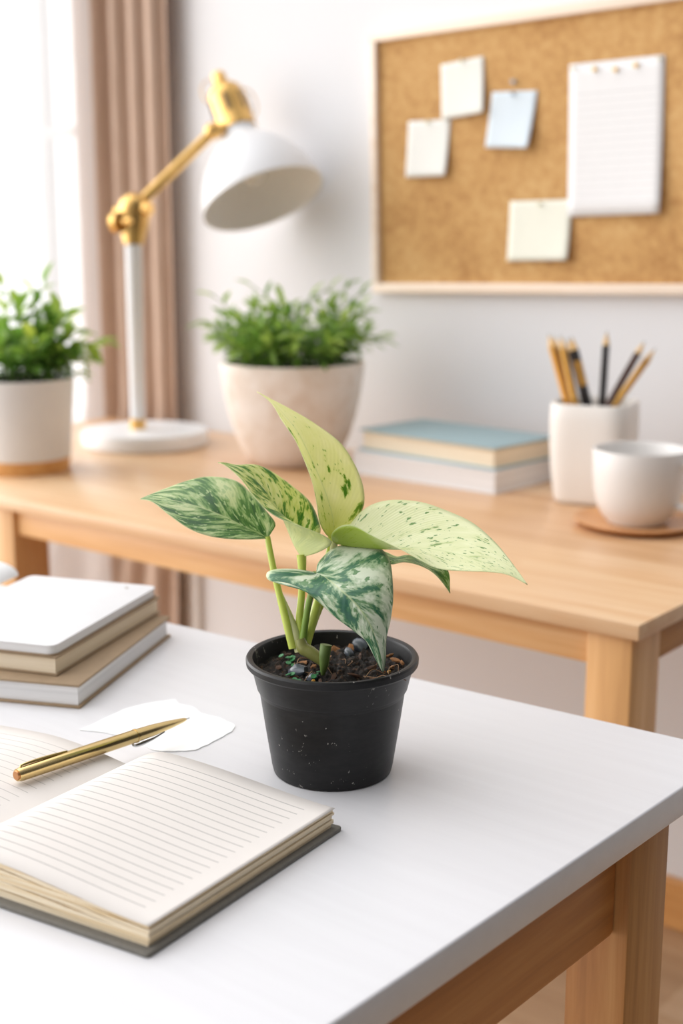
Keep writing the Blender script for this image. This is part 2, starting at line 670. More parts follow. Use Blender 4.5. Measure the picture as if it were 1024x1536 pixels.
# ------------------------------------------------------------------ room shell
WALL = 1.93
bm = bm_new()
WX0, WX1, WZ0, WZ1 = -3.75, -2.14, 0.42, 2.45
box(bm, (-4.6, WALL, 0), (WX0, WALL + 0.16, 2.7))
box(bm, (WX1, WALL, 0), (0.2, WALL + 0.16, 2.7))
box(bm, (WX0, WALL, 0), (WX1, WALL + 0.16, WZ0))
box(bm, (WX0, WALL, WZ1), (WX1, WALL + 0.16, 2.7))
struct('wall_back', bm, M['wall'])
bm = bm_new(); box(bm, (-4.6, -0.9, -0.1), (0.6, WALL + 0.16, 0.0))
struct('floor', bm, M['floor_wood'])
bm = bm_new(); box(bm, (-1.97, WALL - 0.016, 0.0), (0.2, WALL, 0.088), bev=0.004)
struct('baseboard_back', bm, M['trim_wood'])
bm = bm_new(); box(bm, (-1.965, WALL - 0.012, 0.0), (-1.935, WALL, 0.72), bev=0.003)
struct('trim_1', bm, M['white_trim'])
# window behind the sheer: white frame with glazing bars and panes
win = struct('window_1', bm_new(), M['white_trim'])
fr = bm_new()
y0, y1 = WALL + 0.05, WALL + 0.10
for lo, hi in (((WX0, y0, WZ0), (WX0 + 0.05, y1, WZ1)), ((WX1 - 0.05, y0, WZ0), (WX1, y1, WZ1)),
               ((WX0, y0, WZ0), (WX1, y1, WZ0 + 0.05)), ((WX0, y0, WZ1 - 0.05), (WX1, y1, WZ1))):
    box(fr, lo, hi, bev=0.003)
struct('window_frame', fr, M['white_trim'], parent=win)
for x in (-3.30, -2.87, -2.47):
    b_ = bm_new(); box(b_, (x - 0.013, y0 + 0.01, WZ0 + 0.05), (x + 0.013, y1 - 0.01, WZ1 - 0.05), bev=0.002)
    struct('glazing_bar', b_, M['white_trim'], parent=win)
for z in (0.85, 1.345, 1.9):
    b_ = bm_new(); box(b_, (WX0 + 0.05, y0 + 0.012, z - 0.013), (WX1 - 0.05, y1 - 0.012, z + 0.013), bev=0.002)
    struct('glazing_bar', b_, M['white_trim'], parent=win)
b_ = bm_new(); box(b_, (WX0 + 0.04, WALL + 0.072, WZ0 + 0.04), (WX1 - 0.04, WALL + 0.076, WZ1 - 0.04))
struct('pane', b_, M['glass'], parent=win)

# curtains
def sheer_fn(u, v):
    x = -3.70 + u * (3.70 - 2.145)
    z = 0.03 + v * 2.5
    return V((x, 1.864 + 0.0045 * sin(x * 41 + 0.6 * sin(x * 9)) + 0.002 * sin(z * 3 + x * 17), z))
bm = bm_new(); grid(bm, sheer_fn, 240, 24)
o = obj('sheer_curtain', bm, M['sheer'])
tag(o, 'bright white sheer curtain hanging across the window behind the plant', 'curtain')


def drape_fn(u, v):
    z = 0.015 + v * 2.53
    k = min(max((0.80 - z) / 0.6, 0), 1)
    k = k * k * (3 - 2 * k)
    x0, x1 = -2.245 - 0.24 * k, -1.955 - 0.012 * k
    x = x0 + (x1 - x0) * u
    ph = 11.0 * u ** 0.9 * pi + 0.5 * sin(7 * u + 0.8 * z)
    amp = 0.0125 + 0.003 * sin(5 * u + 1) + 0.003 * k
    y = 1.894 + amp * (sin(ph) + 0.25 * sin(2 * ph + 1.0)) * 0.8
    return V((x + 0.006 * cos(ph), y, z))
bm = bm_new(); grid(bm, drape_fn, 200, 30)
o = solid(obj('drape_curtain', bm, M['curtain'], angle=70), 0.002)
tag(o, 'beige brown pleated curtain hanging beside the window behind the brass lamp', 'curtain')

# ------------------------------------------------------------------ white table
TZ = 0.75
def edge_x(y): return -0.368 + (y - 0.843) * 0.0317
tr_ = radians(-1.8)
t = thing('white_table', 'white topped table with wooden legs holding the black plant pot', 'table', (-0.80, 0.56, 0))
PB = (-0.3652, 0.9317)
bm = bm_new()
prism(bm, [PB, (-1.35, 0.8702), (-1.372, 0.20), (edge_x(0.20), 0.20)], TZ - 0.0235, TZ, bev=0.0018, seg=3)
obj('tabletop', bm, M['white_top'], t, angle=30)
UZ = TZ - 0.0235


def tbox(bm, lo, hi, bev=0.002):
    """box given in a frame aligned with the table's right edge (origin at x=-0.368, y=0.843)"""
    box(bm, lo, hi, bev=bev)
    bmesh.ops.rotate(bm, verts=bm.verts, cent=V((-0.368, 0.843, 0)), matrix=Matrix.Rotation(tr_, 3, 'Z'))
    return bm


LX1, LX0 = -0.383, -0.433
legs = [((LX0, 0.800), (LX1, 0.858)), ((LX0, 0.245), (LX1, 0.303)), ((-1.30, 0.752), (-1.25, 0.81)), ((-1.30, 0.245), (-1.25, 0.303))]
for (a, b) in legs:
    bm = tbox(bm_new(), (a[0], a[1], 0), (b[0], b[1], UZ), 0.003)
    obj('leg', bm, M['oak_z'], t)
bm = tbox(bm_new(), (-0.414, 0.303, 0.6435), (-0.3935, 0.800, UZ), 0.004); obj('apron', bm, M['oak_y'], t)
bm = tbox(bm_new(), (-1.29, 0.303, 0.6435), (-1.27, 0.752, UZ), 0.004); obj('apron', bm, M['oak_y'], t)
bm = tbox(bm_new(), (-1.25, 0.785, 0.6435), (-0.433, 0.805, UZ), 0.004); obj('apron', bm, M['beech_x'], t)
bm = tbox(bm_new(), (-1.25, 0.255, 0.6435), (-0.433, 0.275, UZ), 0.004); obj('apron', bm, M['beech_x'], t)

# ------------------------------------------------------------------ wooden desk
DX0, DX1, DY0, DY1 = -2.12, -0.572, 1.183, 1.848
t = thing('wooden_desk', 'light wooden desk against the wall carrying the lamp and books', 'desk', (-1.35, 1.52, 0))
bm = bm_new(); box(bm, (DX0, DY0, 0.7325), (DX1, DY1, TZ), bev=0.0018)
obj('desktop', bm, M['desk_x'], t, angle=30)
for x0 in (DX1 - 0.0105 - 0.052, -1.637, DX0 + 0.01):
    for yy in (1.191,):
        bm = bm_new(); box(bm, (x0, yy, 0), (x0 + 0.052, yy + 0.066, 0.7325), bev=0.0025)
        obj('leg', bm, M['beech_z'], t)
for y_ in (1.199, DY1 - 0.022):
    for xa, xb in ((-1.585, -0.6345), (-2.058, -1.637)):
        bm = bm_new(); box(bm, (xa, y_, 0.6927), (xb, y_ + 0.02, 0.7325), bev=0.0025); obj('apron', bm, M['beech_x'], t)
for x0 in (-0.604, -2.10):
    bm = bm_new(); box(bm, (x0, 1.257, 0.6927), (x0 + 0.02, DY1 - 0.022, 0.7325), bev=0.0025); obj('apron', bm, M['beech_y_shaded'], t)

# ------------------------------------------------------------------ desk lamp
LB = V((-1.7988, 1.6565, TZ))
t = thing('desk_lamp', 'white and brass jointed desk lamp with a dome shade', 'lamp', LB)
bm = bm_new(); lathe(bm, [(0, 0), (0.112, 0), (0.1145, 0.002), (0.1145, 0.024), (0.112, 0.0275), (0.106, 0.0285), (0, 0.0285)], 72, LB)
obj('base', bm, M['lamp_white'], t)
pb = LB - RT * 0.0125
bm = bm_new(); lathe(bm, [(0, 0.0275), (0.0145, 0.0275), (0.0145, 0.046), (0.012, 0.048), (0, 0.048)], 24, pb)
obj('collar', bm, M['brass'], t)
ptop = at(200, 367, 2.372)
bm = bm_new(); tube(bm, [pb + V((0, 0, 0.044)), ptop], [0.0128, 0.0148], 20)
obj('pole', bm, M['lamp_white'], t)
LD = 2.375
j0, j1 = at(200, 368, LD), at(201, 318, LD)
bm = bm_new()
tube(bm, [j0, j0.lerp(j1, 0.25), j0.lerp(j1, 0.6), j1.lerp(j0, 0.1)], [0.0165, 0.021, 0.0265, 0.029], 20)
obj('socket', bm, M['brass'], t)
jc = at(200, 316, LD)
bm = bm_new()
ax = (RT * 0.85 + FW * -0.5).normalized()
tube(bm, [jc - ax * 0.036, jc + ax * 0.036], 0.0125, 20)
bmesh.ops.create_uvsphere(bm, u_segments=24, v_segments=16, radius=0.0285, matrix=Matrix.Translation(jc + UP * 0.003 + RT * 0.002))
obj('joint', bm, M['brass'], t)
kp = at(176, 334, LD - 0.02)
bm = bm_new(); tube(bm, [kp - ax * 0.006, kp + ax * 0.006], 0.018, 20)
lathe(bm, [(0, -0.004), (0.006, -0.004), (0.006, 0.03), (0, 0.03)], 12, kp, ax)
obj('wing_nut', bm, M['brass'], t)
a0, a1 = at(206, 308, LD), at(318, 199, LD)
bm = bm_new(); tube(bm, [a0, a1], 0.0095, 20)
obj('arm', bm, M['brass'], t)
bm = bm_new()
bmesh.ops.create_uvsphere(bm, u_segments=20, v_segments=14, radius=0.0155, matrix=Matrix.Translation(at(319, 197, LD)))
tube(bm, [at(319, 197, LD), at(338, 192, LD)], 0.010, 16)
obj('head_joint', bm, M['brass'], t)
# head: axis runs from the socket out through the opening, tipped a little towards the viewer
oc = at(395, 299.5, LD)
adir = (RT * -0.335 + UP * 0.930 + FW * 0.175).normalized()
H = 0.135
R0 = 0.1125
shade_prof = [(R0, 0.0), (R0 * 0.988, 0.010), (R0 * 0.952, 0.026), (R0 * 0.875, 0.049), (R0 * 0.765, 0.072), (R0 * 0.62, 0.094), (R0 * 0.47, 0.110), (R0 * 0.355, 0.119), (0.034, 0.125), (0.0325, 0.142)]
inner = [(r - 0.0022, z - 0.001) for r, z in shade_prof[::-1][2:]]
bm = bm_new(); lathe(bm, shade_prof + [(0.0, 0.142)], 72, oc, adir)
lathe(bm, [(R0, 0.0), (R0 - 0.0022, 0.0)], 72, oc, adir)
sh = obj('lamp_shade', bm, M['lamp_white'], t)
bm = bm_new(); lathe(bm, [(0.0, 0.119)] + [(max(r, 0.02), max(z, 0.0)) for r, z in inner], 72, oc, adir)
obj('shade_lining', bm, M['lamp_inside'], sh)
bm = bm_new(); lathe(bm, [(0, 0.034), (0.012, 0.036), (0.022, 0.046), (0.025, 0.058), (0.022, 0.072), (0.014, 0.090), (0.013, 0.125), (0, 0.125)], 28, oc, adir)
obj('light_bulb', bm, M['bulb'], sh)
bm = bm_new()
lathe(bm, [(0, 0.140), (0.0355, 0.140), (0.0355, 0.145), (0.0345, 0.149), (0.0350, 0.19), (0.0345, 0.206), (0.031, 0.221), (0.022, 0.230), (0.0135, 0.233), (0.0135, 0.254), (0.011, 0.258), (0, 0.259)], 40, oc, adir)
cap = obj('cap', bm, M['brass'], t)
sd = (RT - adir * RT.dot(adir)).normalized()
fd = adir.cross(sd)
if fd.dot(FW) > 0: fd = -fd
for ang in (-8, 42, 92, 142, 192, 242, 292):
    dr = fd * cos(radians(ang)) + sd * sin(radians(ang))
    bm = bm_new()
    c0 = oc + adir * 0.168 + dr * 0.0326
    tube(bm, [c0, c0 + adir * 0.034], 0.0045, 8)
    obj('vent_slot', bm, M['dark_slot'], cap)
# thin wire loops at the cap
def loop(c, d1, d2, r1, r2, rad):
    b = bm_new()
    tube(b, [c + d1 * r1 * cos(a) + d2 * r2 * sin(a) for a in [pi * i / 14 for i in range(15)]], rad, 8)
    return b
obj('wire_loop', loop(oc + adir * 0.186 + sd * 0.033, adir, sd, 0.030, 0.016, 0.0013), M['brass'], cap)
obj('wire_loop', loop(oc + adir * 0.226 - sd * 0.018, adir, -sd, 0.026, 0.022, 0.0013), M['brass'], cap)

# ------------------------------------------------------------------ bushy potted plants
def blade(bm, base, d, L, W, nrm, shade):
    """a pointed leaf: two rows of quads folded along the midrib"""
    d = d.normalized()
    s = d.cross(nrm).normalized()
    n = s.cross(d)
    uvl = bm.loops.layers.uv.verify()
    prof = [(0.0, 0.06), (0.25, 0.78), (0.5, 1.0), (0.78, 0.6), (1.0, 0.03)]
    rows = []
    for u, w in prof:
        p = base + d * L * u - n * (L * 0.22 * u * u)
        h = W * w / 2
        rows.append([bm.verts.new(p - s * h + n * h * 0.45), bm.verts.new(p), bm.verts.new(p + s * h + n * h * 0.45)])
    for a, b in zip(rows, rows[1:]):
        for j in (0, 1):
            f = bm.faces.new((a[j], a[j + 1], b[j + 1], b[j]))
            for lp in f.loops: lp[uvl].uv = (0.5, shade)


def bush(root, origin, r_soil, stems, spread, hmax, Lr, Wr, nleaf, mat, seed, extra=()):
    rnd = random.Random(seed)
    fo, st = bm_new(), bm_new()
    rows = [(None, None)] * stems + list(extra)
    for given, hh in rows:
        a = rnd.uniform(0, 2 * pi)
        rr = r_soil * sqrt(rnd.random())
        p0 = origin + V((cos(a) * rr, sin(a) * rr, -0.004))
        lean = rnd.random() ** 0.75
        h = hmax * (0.95 - 0.5 * lean * lean) * rnd.uniform(0.7, 1.08)
        out = spread * lean * rnd.uniform(0.75, 1.1)
        ad = a + rnd.uniform(-0.5, 0.5)
        p2 = p0 + V((cos(ad) * out, sin(ad) * out, h))
        if given is not None:
            p2 = given
        p1 = p0.lerp(p2, 0.5) + V((0, 0, 0.22 * (p2 - p0).length * 0.5))
        pts = spline([p0, p1, p2], 12)
        tube(st, pts, [0.0016, 0.0007], 5)
        m = hh or nleaf
        for k in range(m):
            f = 0.22 + 0.78 * (k + rnd.random() * 0.6) / m
            i = min(int(f * 11), 10)
            p = pts[i].lerp(pts[i + 1], f * 11 - i) if f < 1 else pts[-1]
            tg = (pts[i + 1] - pts[i]).normalized()
            az = k * 2.4 + rnd.uniform(-0.5, 0.5)
            o1 = tg.orthogonal().normalized()
            o2 = tg.cross(o1)
            sdv = o1 * cos(az) + o2 * sin(az)
            d = tg * rnd.uniform(0.35, 0.9) + sdv + V((0, 0, rnd.uniform(-0.15, 0.3)))
            if k >= m - 2: d = tg + sdv * 0.35
            sc = 0.65 + 0.5 * rnd.random()
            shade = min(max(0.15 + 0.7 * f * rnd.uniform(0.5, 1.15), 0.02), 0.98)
            nn = V((rnd.uniform(-.4, .4), rnd.uniform(-.4, .4), 1))
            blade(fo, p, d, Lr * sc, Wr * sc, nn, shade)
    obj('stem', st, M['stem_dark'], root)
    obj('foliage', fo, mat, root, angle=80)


PC = V((-1.468, 1.688, TZ))
t = thing('potted_bush', 'bushy fine leaved green plant in a whitewashed clay pot beside the lamp', 'potted plant', PC)
prof = [(0, 0), (0.066, 0), (0.071, 0.003), (0.081, 0.022), (0.092, 0.048), (0.1015, 0.080), (0.1085, 0.115), (0.113, 0.150), (0.1145, 0.166), (0.1135, 0.170), (0.1065, 0.170), (0.1045, 0.166), (0.1035, 0.150), (0.100, 0.140), (0, 0.140)]
prof = [(r_ * 1.055, z_) for r_, z_ in prof]
bm = bm_new(); lathe(bm, prof, 80, PC); obj('pot', bm, M['clay'], t)
bm = bm_new(); lathe(bm, [(0.1095, 0.154), (0.07, 0.160), (0, 0.164)], 48, PC); obj('soil', bm, M['soil'], t)
fol1 = mat_foliage('fine_foliage', hexc('4A7430'), hexc('76A040'), hexc('B4CE60'))
ex = [(PC + RT * dx / 2000 * 2.27 + V((0, 0, 0.17 + dz)), 12) for dx, dz in ((-138, 0.066), (-118, 0.112), (-62, 0.128), (-100, 0.03), (92, 0.135), (60, 0.125), (118, 0.085), (128, 0.04), (-20, 0.118), (30, 0.112), (105, 0.115))]
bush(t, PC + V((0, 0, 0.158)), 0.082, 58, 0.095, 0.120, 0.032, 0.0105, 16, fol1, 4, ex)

PL = on_z(38, 704, TZ)
t = thing('potted_shrub', 'leafy green plant in a smooth white pot with wooden base', 'potted plant', PL)
bm = bm_new(); lathe(bm, [(0, 0), (0.0715, 0), (0.073, 0.0015), (0.0735, 0.022), (0, 0.022)], 64, PL); obj('wooden_base', bm, M['planter_base'], t)
bm = bm_new(); lathe(bm, [(0, 0.022), (0.0735, 0.022), (0.0755, 0.024), (0.0845, 0.148), (0.0840, 0.151), (0.0755, 0.151), (0.0745, 0.148), (0.0735, 0.125), (0, 0.125)], 64, PL); obj('pot', bm, M['planter'], t)
bm = bm_new(); lathe(bm, [(0.0745, 0.140), (0.05, 0.145), (0, 0.148)], 40, PL); obj('soil', bm, M['soil'], t)
fol2 = mat_foliage('broad_foliage', hexc('4A7C3C'), hexc('82AE48'), hexc('CCDC5C'))
ex = [(PL + RT * dx / 2000 * 2.17 + V((0, 0, 0.15 + dz)), 10) for dx, dz in ((132, 0.058), (100, 0.075), (112, 0.03), (45, 0.155), (25, 0.14), (85, 0.105), (-35, 0.17), (0, 0.12), (-90, 0.10), (92, 0.004))]
bush(t, PL + V((0, 0, 0.145)), 0.058, 34, 0.085, 0.125, 0.038, 0.020, 10, fol2, 9, ex)

# ------------------------------------------------------------------ books on the wooden desk
def rect(c, e1, l1, e2, l2, ins=0.0):
    c, e1, e2 = V((c[0], c[1])), V(e1).normalized(), V(e2).normalized()
    a = c + (e1 + e2) * ins
    return [a, a + e1 * (l1 - 2 * ins), a + e1 * (l1 - 2 * ins) + e2 * (l2 - 2 * ins), a + e2 * (l2 - 2 * ins)]


def hardback(name, label, c, e1, l1, e2, l2, z0, z1, cov, pages, ct=0.003, ins=0.004, group=None, spine='far', cat='book'):
    """c is the near corner; the spine runs along e1 on the far side"""
    R = rect(c, e1, l1, e2, l2)
    ctr = sum((V((p[0], p[1])) for p in R), V((0, 0))) / 4
    t = thing(name, label, cat, (ctr.x, ctr.y, z0), group)
    bm = bm_new(); prism(bm, R, z0, z0 + ct, bev=min(0.001, ct / 3)); obj('back_cover', bm, cov, t)
    bm = bm_new(); prism(bm, R, z1 - ct, z1, bev=min(0.001, ct / 3)); obj('front_cover', bm, cov, t)
    bm = bm_new(); prism(bm, rect(c, e1, l1, e2, l2, ins), z0 + ct, z1 - ct); obj('pages', bm, pages, t)
    E2 = V(e2).normalized()
    cs = V((c[0], c[1])) + E2 * (l2 - 0.0035)
    if spine == 'far':
        Rs = rect(cs, e1, l1, e2, 0.0035)
    else:
        cs = V((c[0], c[1])) + V(e1).normalized() * (l1 - 0.0035)
        Rs = rect(cs, e1, 0.0035, e2, l2)
    bm = bm_new(); prism(bm, Rs, z0 + ct * 0.6, z1 - ct * 0.6, bev=0.0008); obj('spine', bm, cov, t)
    return t


g = 'books piled on the wooden desk'
hardback('hardback_book', 'white covered book lying underneath the blue book', (-1.0435, 1.656), (-1, 0.035), 0.280, (0.035, 1), 0.165, TZ, TZ + 0.0345, M['white_cover'], M['white_layers'], 0.0022, 0.002, g)
hardback('hardback_book', 'blue grey cloth book on top of the white book', (-1.0475, 1.660), (-1, 0.098), 0.279, (0.085, 1), 0.160, TZ + 0.0347, TZ + 0.0697, M['blue_cloth'], M['book_layers'], 0.0032, 0.006, g)

# ------------------------------------------------------------------ pencil cup, pencils, mug
CP = on_z(887, 750, TZ)
CROT = HEAD + radians(-25)
t = thing('pencil_cup', 'tall cream ceramic cup holding pencils beside the mug', 'pencil cup', CP)
hw = 0.0545
cprof = [(0, 0), (0.042, 0), (0.046, 0.0015), (0.0485, 0.010), (0.0530, 0.050), (0.0555, 0.085), (0.0560, 0.120), (0.0550, 0.1430), (0.0540, 0.1450), (0.0515, 0.1450), (0.0505, 0.1430), (0.0510, 0.11), (0.048, 0.03), (0.040, 0.006), (0, 0.006)]
cprof = [(r_ * 1.035, z_) for r_, z_ in cprof]
bm = bm_new(); lathe(bm, cprof, 96, CP, sq=4.5, rot=CROT); obj('body', bm, M['cup'], t, angle=60)
pencils = [  # tip pixel, rim pixel, depth, material, label
    ((822, 500), (851, 606), (-0.0003, -0.0034), 'gold_pencil', 'gold pencil leaning left, outermost left in the pencil cup'),
    ((829, 503), (861, 602), (0.0247, 0.0205), 'brown_pencil', 'thin brown pencil half hidden behind the gold ones'),
    ((840, 502), (863, 606), (-0.0262, -0.0227), 'gold_pencil', 'right one of the two gold pencils leaning left in the cup'),
    ((851, 506), (877, 602), (0.0244, 0.0387), 'black_pencil', 'black pencil half hidden behind the banded one'),
    ((857, 504), (882, 606), (-0.0236, -0.0174), 'banded', 'black pencil with a gold band leaning left'),
    ((910, 496), (903, 606), (-0.0248, 0.0046), 'black_pencil', 'upright black pencil standing alone in the middle'),
    ((967, 511), (914, 604), (-0.0267, -0.0077), 'brown_pencil', 'dark brown pencil leaning right in the pencil cup'),
    ((983, 522), (923, 606), (-0.0262, 0.0111), 'gold_pencil', 'gold pencil leaning furthest right in the pencil cup')]
for (tx, ty), (bx, by), dp, mk, lab in pencils:
    axis_d = (CP + V((0, 0, 0.145)) - EYE).dot(FW)
    tip, rim = at(tx, ty, axis_d + dp[0]), at(bx, by, axis_d + dp[1])
    d = (rim - tip).normalized()
    L = (rim - tip).length + 0.012           # run on down inside the cup as far as there is room
    while True:
        end = tip + d * (L + 0.002)
        if end.z < TZ + 0.013 or (end - CP).xy.length > 0.0385 + 0.006 * min(max((end.z - TZ) / 0.145, 0), 1): break
        L += 0.002
    end = tip + d * L
    p = thing('pencil', lab, 'pencil', end, 'pencils standing in the cream cup')
    r = 0.0054
    b1 = tip + d * 0.020
    bm = bm_new()
    if mk == 'banded':
        tube(bm, [b1, end], r, 8); obj('barrel', bm, M['black_pencil'], p)
        bm = bm_new(); tube(bm, [tip + d * 0.036, tip + d * 0.072], r * 1.06, 10); obj('gold_band', bm, M['gold_pencil'], p)
    else:
        tube(bm, [b1, end], r, 6); obj('barrel', bm, M[mk], p, angle=30)
    bm = bm_new(); tube(bm, [b1, tip + d * 0.005], [r * 0.98, r * 0.28], 10); obj('sharpened_end', bm, M['pencil_wood'], p)
    bm = bm_new(); tube(bm, [tip + d * 0.0052, tip], [r * 0.27, r * 0.05], 8); obj('lead', bm, M['graphite'], p)

SC = on_z(954, 789, TZ)
t = thing('wooden_saucer', 'round wooden saucer under the white mug', 'saucer', SC)
bm = bm_new(); lathe(bm, [(0, 0), (0.060, 0), (0.070, 0.002), (0.0815, 0.0085), (0.083, 0.0105), (0.0815, 0.0115), (0.070, 0.0075), (0.058, 0.0055), (0, 0.0055)], 72, SC)
obj('dish', bm, M['saucer_wood'], t)
MC = SC + V((0, 0, 0.0056))
t = thing('coffee_mug', 'white ceramic mug standing on the round wooden saucer', 'mug', MC)
mp = [(0, 0.001), (0.036, 0.0), (0.0385, 0.001), (0.040, 0.004), (0.0475, 0.012), (0.0545, 0.026), (0.0585, 0.045), (0.0605, 0.068), (0.0612, 0.0975), (0.0605, 0.0992), (0.0588, 0.0988), (0.0578, 0.0965), (0.057, 0.068), (0.054, 0.040), (0.045, 0.018), (0.03, 0.010), (0, 0.009)]
bm = bm_new(); lathe(bm, mp, 80, MC); obj('body', bm, M['mug'], t)
hd = (RT * 0.80 - V((FW.x, FW.y, 0)).normalized() * 0.60).normalized()
bm = bm_new(); tube(bm, [MC + hd * 0.057 + V((0, 0, 0.082)), MC + hd * 0.080 + V((0, 0, 0.084)), MC + hd * 0.093 + V((0, 0, 0.066)), MC + hd * 0.089 + V((0, 0, 0.042)), MC + hd * 0.072 + V((0, 0, 0.028)), MC + hd * 0.053 + V((0, 0, 0.027))], 0.0058, 14, 28)
obj('handle', bm, M['mug'], t)

# ------------------------------------------------------------------ cork board and papers
BA = radians(1.35)
bc = V((-1.108, WALL, 1.2545))
t = thing('cork_board', 'framed cork notice board hanging on the white wall', 'notice board', bc)
BW, BH, FWD = 0.735, 0.442, 0.0165
def bbox(lo, hi, bev=0.0015):
    b = bm_new()
    box(b, (lo[0], WALL - lo[2], lo[1]), (hi[0], WALL - hi[2], hi[1]), bev=bev)
    for v in b.verts: v.co += V((bc.x, 0, bc.z))
    bmesh.ops.rotate(b, verts=b.verts, cent=bc, matrix=Matrix.Rotation(-BA, 3, 'Y'))
    return b
obj('cork_panel', bbox((-BW / 2 + 0.01, -BH / 2 + 0.01, 0.012), (BW / 2 - 0.01, BH / 2 - 0.01, 0.0005), 0), M['cork'], t)
for lo, hi in (((-BW / 2, BH / 2 - FWD, 0.022), (BW / 2, BH / 2, 0.0005)), ((-BW / 2, -BH / 2, 0.022), (BW / 2, -BH / 2 + FWD, 0.0005)),
               ((-BW / 2, -BH / 2 + FWD, 0.0215), (-BW / 2 + FWD * 0.85, BH / 2 - FWD, 0.0005)), ((BW / 2 - FWD * 0.85, -BH / 2 + FWD, 0.0215), (BW / 2, BH / 2 - FWD, 0.0005))):
    obj('frame_rail', bbox(lo, hi), M['frame_wood'], t)
CY = WALL - 0.0125                           # cork face


def note(label, q, m, lift=0.010, bend=1.6, name='sticky_note', cat='note', grp='notes pinned on the cork board'):
    A, B, D, E_ = [on_y(x, y, CY - 0.0012) for x, y in q]     # top left, top right, bottom right, bottom left
    def fn(u, v):
        top, bot = A.lerp(B, u), E_.lerp(D, u)
        p = bot.lerp(top, v)
        k = (1 - v) ** bend * lift * (0.35 + 0.65 * u ** 1.5)
        return p + V((0, -k, 0))
    bm = bm_new(); grid(bm, fn, 12, 12)
    c = (A + B) / 2
    o = obj(name, bm, m, loc=c)
    solid(o, 0.0005)
    return tag(o, label, cat, grp)


cream = (0.80, 0.79, 0.73)
M['note_cream'] = mat_ruled('cream_note_paper', (0.82, 0.81, 0.75), (0.66, 0.65, 0.60), 8, 0.12, 0.88, 0.2, 0.8, 0.05, 0.35)
M['note_ivory'] = mat_ruled('ivory_note_paper', (0.83, 0.82, 0.775), (0.68, 0.67, 0.63), 7, 0.12, 0.88, 0.2, 0.75, 0.05, 0.3)
M['note_yellow'] = plain('pale_yellow_note_paper', (0.81, 0.80, 0.69), 0.8, var=0.015)
M['note_blue'] = plain('pale_blue_note_paper', (0.66, 0.735, 0.79), 0.8, var=0.015)
M['sheet_ruled'] = mat_ruled('ruled_sheet', (0.81, 0.80, 0.80), (0.50, 0.49, 0.49), 15, 0.08, 0.93, 0.09, 0.80, 0.075, 0.55)
note('cream note pinned highest on the cork board', [(661, 97), (725, 84), (729, 169), (664, 180)], M['note_cream'])
note('ivory note at the left edge of the cork board', [(612.6, 182), (675.5, 179), (672, 263.5), (610, 266)], M['note_ivory'])
note('pale blue note on the cork board', [(738, 138), (806, 135.6), (797, 222.6), (730, 221.6)], M['note_blue'], 0.014)
note('large pale yellow note low on the cork board', [(765, 302), (858, 299), (854.6, 390), (762, 391.5)], M['note_yellow'])
note('large white ruled sheet pinned on the cork board', [(854, 97), (997, 82), (994, 320), (853, 325)], M['sheet_ruled'], 0.012, 1.8, 'ruled_sheet', 'sheet of paper', None)


def pin(label, x, y, m, r=0.0028, grp='pins in the cork board'):
    p = on_y(x, y, CY)
    t = thing('push_pin', label, 'push pin', p, grp)
    bm = bm_new(); lathe(bm, [(0, 0), (r, 0.0), (r * 0.6, 0.002), (r * 0.5, 0.004), (r * 0.95, 0.0055), (r * 0.9, 0.0065), (0, 0.007)], 16, p + V((0, -0.0018, 0)), V((0, -1, 0)))
    obj('pin_head', bm, m, t)
    bm = bm_new(); tube(bm, [p + V((0, -0.002, 0)), p + V((0, 0.004, 0))], 0.0005, 6)
    obj('needle', bm, M['chrome'], t)


pin('cream pin in the top of the highest cream note', 694, 91, M['pin_white'])
pin('cream pin in the top of the leftmost ivory note', 643, 183, M['pin_white'])
pin('grey pin stuck bare in the cork above the blue note', 772, 123, M['pin_grey'], 0.0036)
pin('grey pin in the top edge of the blue note', 771, 141, M['pin_grey'], 0.003)
pin('cream pin in the top of the pale yellow note', 811, 306, M['pin_white'])
pin('gold pin at the top of the ruled sheet, left of three', 894, 104, M['pin_gold'], 0.0036)
pin('gold pin at the top of the ruled sheet, middle of three', 925, 104.5, M['pin_gold'], 0.0036)
pin('gold pin at the top of the ruled sheet, right of three', 955.5, 98, M['pin_gold'], 0.0036)
pin('cream pin in the upper left corner of the ruled sheet', 861, 103, M['pin_white'], 0.0026)
pin('cream pin in the upper right corner of the ruled sheet', 991, 89, M['pin_white'], 0.0026)

# ------------------------------------------------------------------ stacked notebooks on the white table
g = 'notebooks stacked on the white table'
e1, e2 = (-0.42, 0.907), (-0.907, -0.42)
hardback('notebook', 'thick brown covered book at the bottom of the white table stack', (-0.8232, 0.6763), e1, 0.2065, e2, 0.150, TZ, TZ + 0.0208, M['kraft'], M['white_layers'], 0.0022, 0.003, g, 'far', 'notebook')
e1, e2 = (-0.351, 0.936), (-0.936, -0.351)
hardback('notebook', 'tan covered notebook in the middle of the white table stack', (-0.8545, 0.679), e1, 0.1985, e2, 0.145, TZ + 0.0210, TZ + 0.0378, M['kraft'], M['book_layers'], 0.0016, 0.0025, g, 'far', 'notebook')


def rounded(pts, r, n=6):
    out = []
    m = len(pts)
    for i in range(m):
        p, a, b = V(pts[i]), V(pts[i - 1]), V(pts[(i + 1) % m])
        da, db = (a - p).normalized(), (b - p).normalized()
        s, e = p + da * r, p + db * r
        for k in range(n + 1):
            w = k / n
            out.append((s * (1 - w) ** 2 + p * 2 * w * (1 - w) + e * w * w))
    return out


